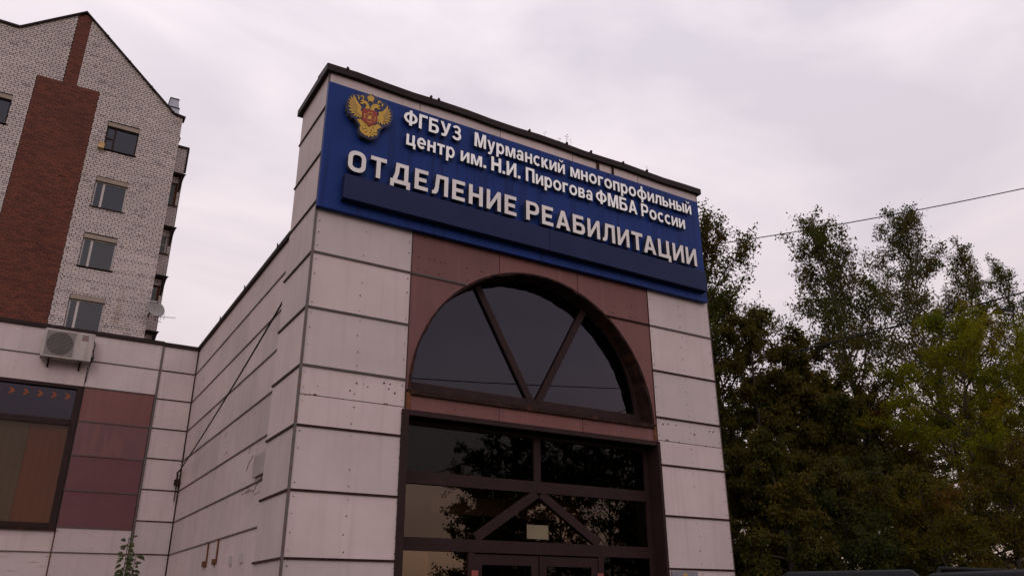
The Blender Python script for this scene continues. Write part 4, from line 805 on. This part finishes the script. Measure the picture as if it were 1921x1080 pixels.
# ================================================================== cars
def car(loc, rz, label, rails, paint='car_paint', H=1.88):
    t = empty('parked_car', loc, label, 'car'); 
    t.rotation_euler = (0,0,rz)
    Wd=.93; Ln=4.7
    def P(name, mb, m, smooth=False, par=None, bev=None):
        o = bpy.data.objects.new(name, mb.mesh(name, smooth)); C.objects.link(o); o.data.materials.append(M[m]); o.parent = par or t
        if bev: bevelled(o, bev, 3)
        return o
    # body: side profile with wheel arches, extruded
    prof=[(-2.3,.35)]
    def archp(cx): return [(cx+.39*math.cos(a), .36+.39*math.sin(a)) for a in [math.pi-math.pi*i/10 for i in range(11)]]
    prof += archp(-1.4)+archp(1.42)+[(2.3,.35),(2.36,.6),(2.32,.88),(2.1,1.02),(1.15,1.10),(-2.25,1.12),(-2.34,.9),(-2.34,.5)]
    cu = MB(); n=len(prof)
    cu.v=[(x_,-Wd,z_) for x_,z_ in prof]+[(x_,Wd,z_) for x_,z_ in prof]; cu.f=[tuple(range(n))[::-1],tuple(range(n,2*n))]+[(i,(i+1)%n,n+(i+1)%n,n+i) for i in range(n)]
    body = P('body', cu, paint, bev=.035)
    zb,zt=1.10,H-.10
    def cab(x0b,x1b,x0t,x1t,yb_,yt_,z0,z1,nm,m,bev=None): return P(nm, MB().hexa([(x0b,-yb_,z0),(x1b,-yb_,z0),(x1b,yb_,z0),(x0b,yb_,z0)],[(x0t,-yt_,z1),(x1t,-yt_,z1),(x1t,yt_,z1),(x0t,yt_,z1)]), m, bev=bev)
    cab(-2.22,1.15,-1.98,.42,.88,.74,zb,zt,'cabin','car_glass')
    cab(-2.02,.46,-1.92,.30,.765,.68,zt-.015,H,'roof',paint,.04)
    for sgn in (-1,1):
        pl=MB()
        for (xb,xt) in ((-2.2,-1.97),(-.75,-.72),(.32,.05)):
            pl.hexa([(xb,sgn*.89,zb),(xb+.14,sgn*.89,zb),(xb+.14,sgn*.86,zb),(xb,sgn*.86,zb)],[(xt,sgn*.755,zt),(xt+.12,sgn*.755,zt),(xt+.12,sgn*.72,zt),(xt,sgn*.72,zt)])
        pl.hexa([(1.10,sgn*.89,zb),(1.20,sgn*.89,zb),(1.20,sgn*.84,zb),(1.10,sgn*.84,zb)],[(.38,sgn*.755,zt),(.46,sgn*.755,zt),(.46,sgn*.70,zt),(.38,sgn*.70,zt)])
        P('pillar', pl, paint)
        for xx in (-.6,.55): P('handle', MB().box(xx-.1,xx+.1,min(sgn*.93,sgn*.965),max(sgn*.93,sgn*.965),.93,.965), paint)
        P('door_gap', MB().box(.30,.312,min(sgn*.929,sgn*.934),max(sgn*.929,sgn*.934),.45,1.08).box(-.72,-.708,min(sgn*.929,sgn*.934),max(sgn*.929,sgn*.934),.45,1.08), 'black')
        P('mirror', MB().box(.85,1.02,min(sgn*.93,sgn*1.13),max(sgn*.93,sgn*1.13),1.12,1.27), paint, bev=.03)
        P('headlight', MB().box(2.12,2.335,min(sgn*.55,sgn*.9),max(sgn*.55,sgn*.9),.80,.93), 'lamp_lens', bev=.02)
        P('tail_light', MB().box(-2.36,-2.2,min(sgn*.76,sgn*.945),max(sgn*.76,sgn*.945),.80,1.08), 'red_lens', bev=.02)
        if rails: P('roof_rail', MB().tube([(-1.8,sgn*.66,H-.02),(-1.75,sgn*.66,H+.045),(.15,sgn*.66,H+.045),(.2,sgn*.66,H-.02)],.02,8), 'black')
        for cx in (-1.4,1.42):
            w0 = P('wheel', MB().tube([(cx,sgn*.72,.35),(cx,sgn*.74,.35),(cx,sgn*.92,.35),(cx,sgn*.94,.35)],[.31,.35,.35,.31],28), 'tyre')
            rm = MB().tube([(cx,sgn*.935,.35),(cx,sgn*.948,.35)],.07,12)
            for k in range(5):
                a=2*math.pi*k/5; rm.tube([(cx+.05*math.cos(a),sgn*.943,.35+.05*math.sin(a)),(cx+.21*math.cos(a),sgn*.943,.35+.21*math.sin(a))],.022,5)
            P('rim', rm, 'rim', par=w0)
    P('windscreen_frame', MB().hexa([(.40,-.74,zt-.01),(.46,-.74,zt-.01),(.46,.74,zt-.01),(.40,.74,zt-.01)],[(.33,-.70,zt+.04),(.40,-.70,zt+.04),(.40,.70,zt+.04),(.33,.70,zt+.04)]), paint)
    P('tailgate_trim', MB().box(-2.35,-2.342,-.3,.3,.62,.74), 'pvc'); P('grille', MB().box(2.33,2.365,-.5,.5,.62,.80), 'black'); P('bumper', MB().box(2.30,2.40,-.85,.85,.36,.56), 'black', bev=.03)
    return t
car((9.85,7.35,0), math.radians(36), 'black high-roofed car standing nearer the clinic, its roof just showing right of the pillar', False, H=1.995)
car((9.8,4.3,0), 0, 'black car with roof rails, its roof just showing at the bottom right corner', True, H=1.915)

# ================================================================== trees
def tree(name, base, h, cr, zlo, nleaf, ll, mleaf, label, seed, lw_=.55, ascend=.9, dens_top=1.0, mbark='bark', group='trees beside the clinic', lean=(0,0), trunk_r=.10, nprim=34, round_=1.5, droop=.3, spread=.05, sec=(.22,.5), up=0, shapepow=.8):
    rn = np.random.RandomState(seed)
    bx_,by_ = base
    t = empty(name, (bx_,by_,0), label, 'tree', group)
    tr = MB(); tw = []          # twigs: list of polylines
    def trunk_pt(u): return np.array([lean[0]*u**1.5+.18*math.sin(u*5+seed), lean[1]*u**1.5+.18*math.cos(u*4+seed*2), h*.97*u])
    us = np.linspace(0,1,14); tr.tube([tuple(trunk_pt(u)) for u in us], [max(.012,trunk_r*(1-u*.92)) for u in us], 7)
    br = MB()
    for k in range(nprim):
        u = zlo/h + (1-zlo/h)*((k+.5)/nprim)**.9*.97
        p0 = trunk_pt(u); v = (u-zlo/h)/(1-zlo/h)
        prof = math.sin(math.pi*(.13+.80*max(0,v)**(1/round_)))**shapepow
        Lb = cr*max(.16,prof)*rn.uniform(.7,1.15)
        az = k*2.399+rn.uniform(-.4,.4); el = ascend*(0.55+.5*v)+rn.uniform(-.15,.15)
        d_ = np.array([math.cos(az)*math.cos(el),math.sin(az)*math.cos(el),math.sin(el)])
        pts=[p0]; cur=p0.copy(); dd=d_.copy()
        for s_ in range(6):
            dd = dd+np.array([rn.normal(0,.10),rn.normal(0,.10),rn.normal(.02,.08)-(.10*droop)]); dd/=np.linalg.norm(dd)
            cur = cur+dd*Lb/6/max(.55,math.cos(el)); pts.append(cur.copy())
        r0=max(.012,trunk_r*.34*(1-v*.6))
        br.tube([tuple(p) for p in pts],[r0*(1-.85*i/6)+.003 for i in range(7)],4,False)
        ns2 = 7
        for j in range(ns2):
            q = rn.uniform(.18,1.0); i0=min(5,int(q*6)); pp = pts[i0]+(pts[i0+1]-pts[i0])*(q*6-i0)
            a2=rn.uniform(0,2*math.pi); side=np.array([math.cos(a2),math.sin(a2),rn.uniform(-.1,.9)-droop*.4+up])
            d2=dd*.5+side*.8; d2/=np.linalg.norm(d2); l2=Lb*rn.uniform(*sec)
            seg=[pp]; c2=pp.copy()
            for s_ in range(4):
                d2=d2+rn.normal(0,.12,3)-np.array([0,0,.12*droop-.12*up]); d2/=np.linalg.norm(d2); c2=c2+d2*l2/4; seg.append(c2.copy())
            br.tube([tuple(p) for p in seg],[.009,.008,.006,.004,.003],3,False); tw.append((seg,l2))
            for m_ in range(3):
                i1=rn.randint(1,4); p3=seg[i1]; d3=d2+rn.normal(0,.55,3)+np.array([0,0,.2-droop*.4]); d3/=np.linalg.norm(d3); l3=l2*rn.uniform(.35,.75)
                s3=[p3,p3+d3*l3*.5+rn.normal(0,.02,3),p3+d3*l3-np.array([0,0,.1*droop*l3])]
                tw.append((s3,l3))
                br.tube([tuple(p) for p in s3],[.005,.004,.002],3,False)
        tw.append((pts[3:],Lb*.5))
    # leaf points
    W_ = np.array([l for _,l in tw]); W_=W_/W_.sum(); idx = rn.choice(len(tw), nleaf, p=W_)
    arrs=[]; mx_=max(len(s_) for s_,_ in tw)
    pad=np.array([list(s_)+[s_[-1]]*(mx_-len(s_)) for s_,_ in tw]); ln=np.array([len(s_) for s_,_ in tw])
    u_=rn.uniform(0,1,nleaf)**.75*(ln[idx]-1-1e-6); i0=u_.astype(int); fr_=(u_-i0)[:,None]
    p=pad[idx,i0]*(1-fr_)+pad[idx,i0+1]*fr_+rn.normal(0,spread,(nleaf,3))
    ax=rn.normal(0,1,(nleaf,3)); ax[:,2]-=droop*1.6; ax/=np.linalg.norm(ax,axis=1)[:,None]
    sd=np.cross(ax,rn.normal(0,1,(nleaf,3))); sd/=np.linalg.norm(sd,axis=1)[:,None]; nm=np.cross(ax,sd)
    sz=(ll*rn.uniform(.65,1.25,nleaf))[:,None]
    a=p; b=p+ax*sz*.5+sd*sz*lw_*.5+nm*sz*.12; c=p+ax*sz; d2=p+ax*sz*.5-sd*sz*lw_*.5+nm*sz*.12
    V=np.stack([a,b,c,d2],1).reshape(-1,3); ii=np.arange(nleaf)[:,None]*4
    F=np.concatenate([ii+[[0,1,2]],ii+[[0,2,3]]],1).reshape(-1)
    me=bpy.data.meshes.new('foliage'); me.vertices.add(len(V)); me.vertices.foreach_set('co',V.astype(np.float32).ravel())
    me.loops.add(len(F)); me.loops.foreach_set('vertex_index',F.astype(np.int32)); me.polygons.add(nleaf*2)
    me.polygons.foreach_set('loop_start',np.arange(0,len(F),3,dtype=np.int32)); me.polygons.foreach_set('loop_total',np.full(nleaf*2,3,dtype=np.int32)); me.update()
    o=link('foliage',me,M[mleaf],None); o.parent=t; o['kind']='stuff'
    for nm_,mb_ in (('trunk',tr),('branches',br)):
        me=bpy.data.meshes.new(nm_); me.from_pydata(mb_.v,[],mb_.f); me.materials.append(M[mbark]); me.polygons.foreach_set('use_smooth',[True]*len(me.polygons)); me.update()
        o=link(nm_,me); o.parent=t
        if nm_=='branches': o['kind']='stuff'
    return t
tree('poplar_tree',(14.53,14.00),11.29,1.56,4.91,27000,0.088,'leaf_poplar','tall poplar rising right behind the right edge of the portal',31,ascend=1.1,nprim=50,sec=(0.35, 0.75),up=0.35,round_=2.0,shapepow=0.95,spread=0.075)
tree('poplar_tree',(18.64,13.00),11.91,1.74,4.25,25000,0.088,'leaf_poplar','tall poplar with the first high pointed crown right of the portal, clear of the building',32,ascend=1.15,nprim=50,sec=(0.35, 0.75),up=0.35,round_=2.0,shapepow=0.95,spread=0.075,mbark='birch_bark')
tree('poplar_tree',(23.93,13.50),14.14,1.91,4.44,26000,0.088,'leaf_poplar','tall poplar whose crown is the highest of all at the right',33,ascend=1.15,nprim=50,sec=(0.35, 0.75),up=0.35,round_=2.0,shapepow=0.95,spread=0.075,mbark='birch_bark')
tree('poplar_tree',(27.44,14.00),14.04,1.46,4.85,15000,0.088,'leaf_poplar','dark poplar between the highest crown and the street lamp',34,ascend=1.15,nprim=40,sec=(0.35, 0.75),up=0.35,round_=2.0,shapepow=0.95,spread=0.075)
tree('poplar_tree',(32.28,15.00),14.95,1.35,6.37,12000,0.088,'leaf_poplar','slim dark poplar behind the street lamp',35,ascend=1.1,nprim=36,sec=(0.35, 0.75),up=0.35,round_=2.0,shapepow=0.95,spread=0.075)
tree('poplar_tree',(31.82,14.00),11.73,1.14,5.52,14000,0.095,'leaf_poplar','lower poplar cut by the right edge of the picture',36,nprim=30)
tree('willow_tree',(13.74,12.00),8.34,1.13,1.69,42000,0.100,'leaf_brown','brownish drooping willow hard against the right pillar',37,lw_=0.32,ascend=0.6,droop=0.9,nprim=40)
tree('tree',(15.33,12.00),7.55,1.47,1.59,48000,0.090,'leaf_willow','olive-brown tree below the first tall poplar',38,ascend=0.7,droop=0.5,nprim=42,round_=1.2)
tree('tree',(18.59,12.50),6.99,1.47,1.58,40000,0.080,'leaf_amber','amber and brown tree low in the middle of the tree belt',39,ascend=0.7,droop=0.4,nprim=38,round_=1.3)
tree('rowan_tree',(17.71,9.50),7.83,1.92,1.77,75000,0.058,'leaf_yellow','yellow-green rowan with fine leaves below the highest poplar',40,ascend=0.7,droop=0.4,nprim=46,round_=1.4,lw_=0.45)
tree('rowan_tree',(19.92,9.00),7.48,1.43,1.57,42000,0.058,'leaf_yellow','yellow-green rowan at the right edge of the picture',41,ascend=0.7,nprim=38,round_=1.4,lw_=0.45)
tree('tree',(11.44,9.80),4.65,0.74,1.43,20000,0.070,'leaf_willow','dark low tree beside the foot of the right pillar',42,ascend=0.6,droop=0.6,nprim=34,round_=1.6)
tree('tree',(12.85,9.50),4.10,1.03,1.26,24000,0.060,'leaf_green','low grey-green bush tree above the black car roof',43,ascend=0.6,droop=0.5,nprim=36,round_=1.6)
tree('tree',(11.93,11.00),4.56,0.70,1.25,24000,0.070,'leaf_willow','small dark tree hugging the base of the right pillar behind the others',44,ascend=0.6,droop=0.6,nprim=34,round_=1.6)
tree('tree',(14.18,8.60),3.94,0.97,1.26,24000,0.055,'leaf_amber','low orange-leaved tree above the roof of the right-hand car',45,ascend=0.6,nprim=36,round_=1.6)
tree('tree',(16.28,8.20),4.57,1.13,1.24,30000,0.050,'leaf_amber','low amber tree at the bottom right corner',46,ascend=0.6,nprim=36,round_=1.6)
tree('tree',(21.23,19.00),8.17,1.96,1.91,15000,0.130,'leaf_green','dark green tree in the back row, nearest the portal',47,nprim=30,round_=1.5,group='back row of trees')
tree('tree',(24.48,19.00),7.77,2.06,1.91,15000,0.130,'leaf_green','dark green tree in the back row, behind the olive-brown tree',48,nprim=30,round_=1.5,group='back row of trees')
tree('tree',(28.07,19.00),7.32,2.16,1.92,15000,0.130,'leaf_green','dark green tree in the back row, behind the amber tree',49,nprim=30,round_=1.5,group='back row of trees')
tree('tree',(32.32,19.00),8.62,2.33,1.93,15000,0.130,'leaf_green','dark green tree in the back row, behind the rowan',50,nprim=30,round_=1.5,group='back row of trees')
tree('tree',(36.92,19.00),9.11,2.49,1.95,15000,0.130,'leaf_green','dark green tree in the back row, at the far right',51,nprim=30,round_=1.5,group='back row of trees')
tree('tree',(18.18,-9.40),8.13,2.59,0.80,26000,.13,'leaf_green','bushy tree mirrored in the middle of the entrance glass',52,nprim=40,round_=1.6,shapepow=.6,group='trees across the car park, seen mirrored')
tree('tree',(24.45,-10.40),8.67,2.88,0.80,26000,.13,'leaf_green','bushy tree mirrored in the right half of the entrance glass',53,nprim=40,round_=1.6,shapepow=.6,group='trees across the car park, seen mirrored')
tree('tree',(22.98,-12.40),8.98,2.96,0.80,24000,.13,'leaf_green','tree mirrored between the two bushy ones in the entrance glass',54,nprim=40,round_=1.6,shapepow=.6,group='trees across the car park, seen mirrored')
tree('tree',(15.73,-7.40),5.63,1.58,0.80,18000,.13,'leaf_green','low dark tree mirrored at the left of the entrance glass',55,nprim=40,round_=1.6,shapepow=.6,group='trees across the car park, seen mirrored')
tree('tree',(25.11,-8.40),6.44,1.98,0.80,16000,.13,'leaf_green','low tree mirrored at the right edge of the entrance glass',56,nprim=40,round_=1.6,shapepow=.6,group='trees across the car park, seen mirrored')
# sapling against the left wing
def sapling(name, base, h, n, ll, m, label, cat, seed, group=None, lean=.1):
    rn=random.Random(seed); t=empty(name, base, label, cat, group)
    pts=[Vector((lean*(i/6)**2*h*(.3 if h<1 else .12)+rn.uniform(-.01,.01),rn.uniform(-.01,.01),h*i/6)) for i in range(7)]
    st=bpy.data.objects.new('stem', MB().tube(pts,[.008*(h/2)*(1-.8*i/6)+.001 for i in range(7)],5).mesh('stem')); C.objects.link(st); st.data.materials.append(M['bark']); st.parent=t
    for k in range(n):
        u=1-(k/n)**1.0*.42*(1 if h>1 else 2); i=min(5,int(u*6)); p=pts[i].lerp(pts[i+1],min(1,u*6-i))
        a=k*2.4+rn.uniform(-.5,.5); d_=Vector((math.cos(a),math.sin(a)*.5,rn.uniform(-.55,.3))).normalized(); s_=d_.cross(Vector((rn.uniform(-.5,.5),-1,rn.uniform(-.2,.9)))).normalized(); up=d_.cross(s_)
        r0=p+d_*rn.uniform(.004,.03)*(h/2.2); L_=ll*rn.uniform(.7,1.15)
        q=[r0, r0+d_*L_*.3+s_*L_*.24+up*.004, r0+d_*L_*.7+s_*L_*.2, r0+d_*L_-Vector((0,0,.2*L_)), r0+d_*L_*.7-s_*L_*.2, r0+d_*L_*.3-s_*L_*.24+up*.004]
        mb=MB(); mb.v=[tuple(x_) for x_ in q+[r0+d_*L_*.5-up*L_*.06]]; mb.f=[(0,1,6),(1,2,6),(2,3,6),(3,4,6),(4,5,6),(5,0,6)]
        if k%2==0 or h>1: mb.v+= [tuple(p),tuple(p+Vector((.002,0,.002))),tuple(r0)]; mb.f+=[(7,8,9)]
        o=bpy.data.objects.new('leaf', mb.mesh('leaf')); C.objects.link(o); o.data.materials.append(M[m]); o.parent=t
sapling('sapling', (.905,8.0,0), 2.20, 110, .062, 'leaf_sapling', 'slender green sapling with oval leaves in front of the left wing', 'plant', 4)
sapling('sapling', (.985,8.05,0), 2.06, 90, .062, 'leaf_sapling', 'shorter green shoot just right of the slender sapling', 'plant', 9)
for k,(xx,hh,lb) in enumerate(((6.95,.20,'leftmost tiny weed growing on the portal roof edge'),(7.25,.16,'tiny weed second from the left on the portal roof edge'),(7.42,.30,'tallest twiggy weed on the portal roof edge'),(7.52,.24,'twiggy weed right beside the tallest one on the portal roof edge'),(9.35,.22,'lone thin weed near the right end of the portal roof edge'))):
    sapling('weed', (xx,10.2,9.36), hh+.1, 7 if hh<.25 else 14, .035, 'leaf_brown', lb, 'weed', 20+k, lean=.3)
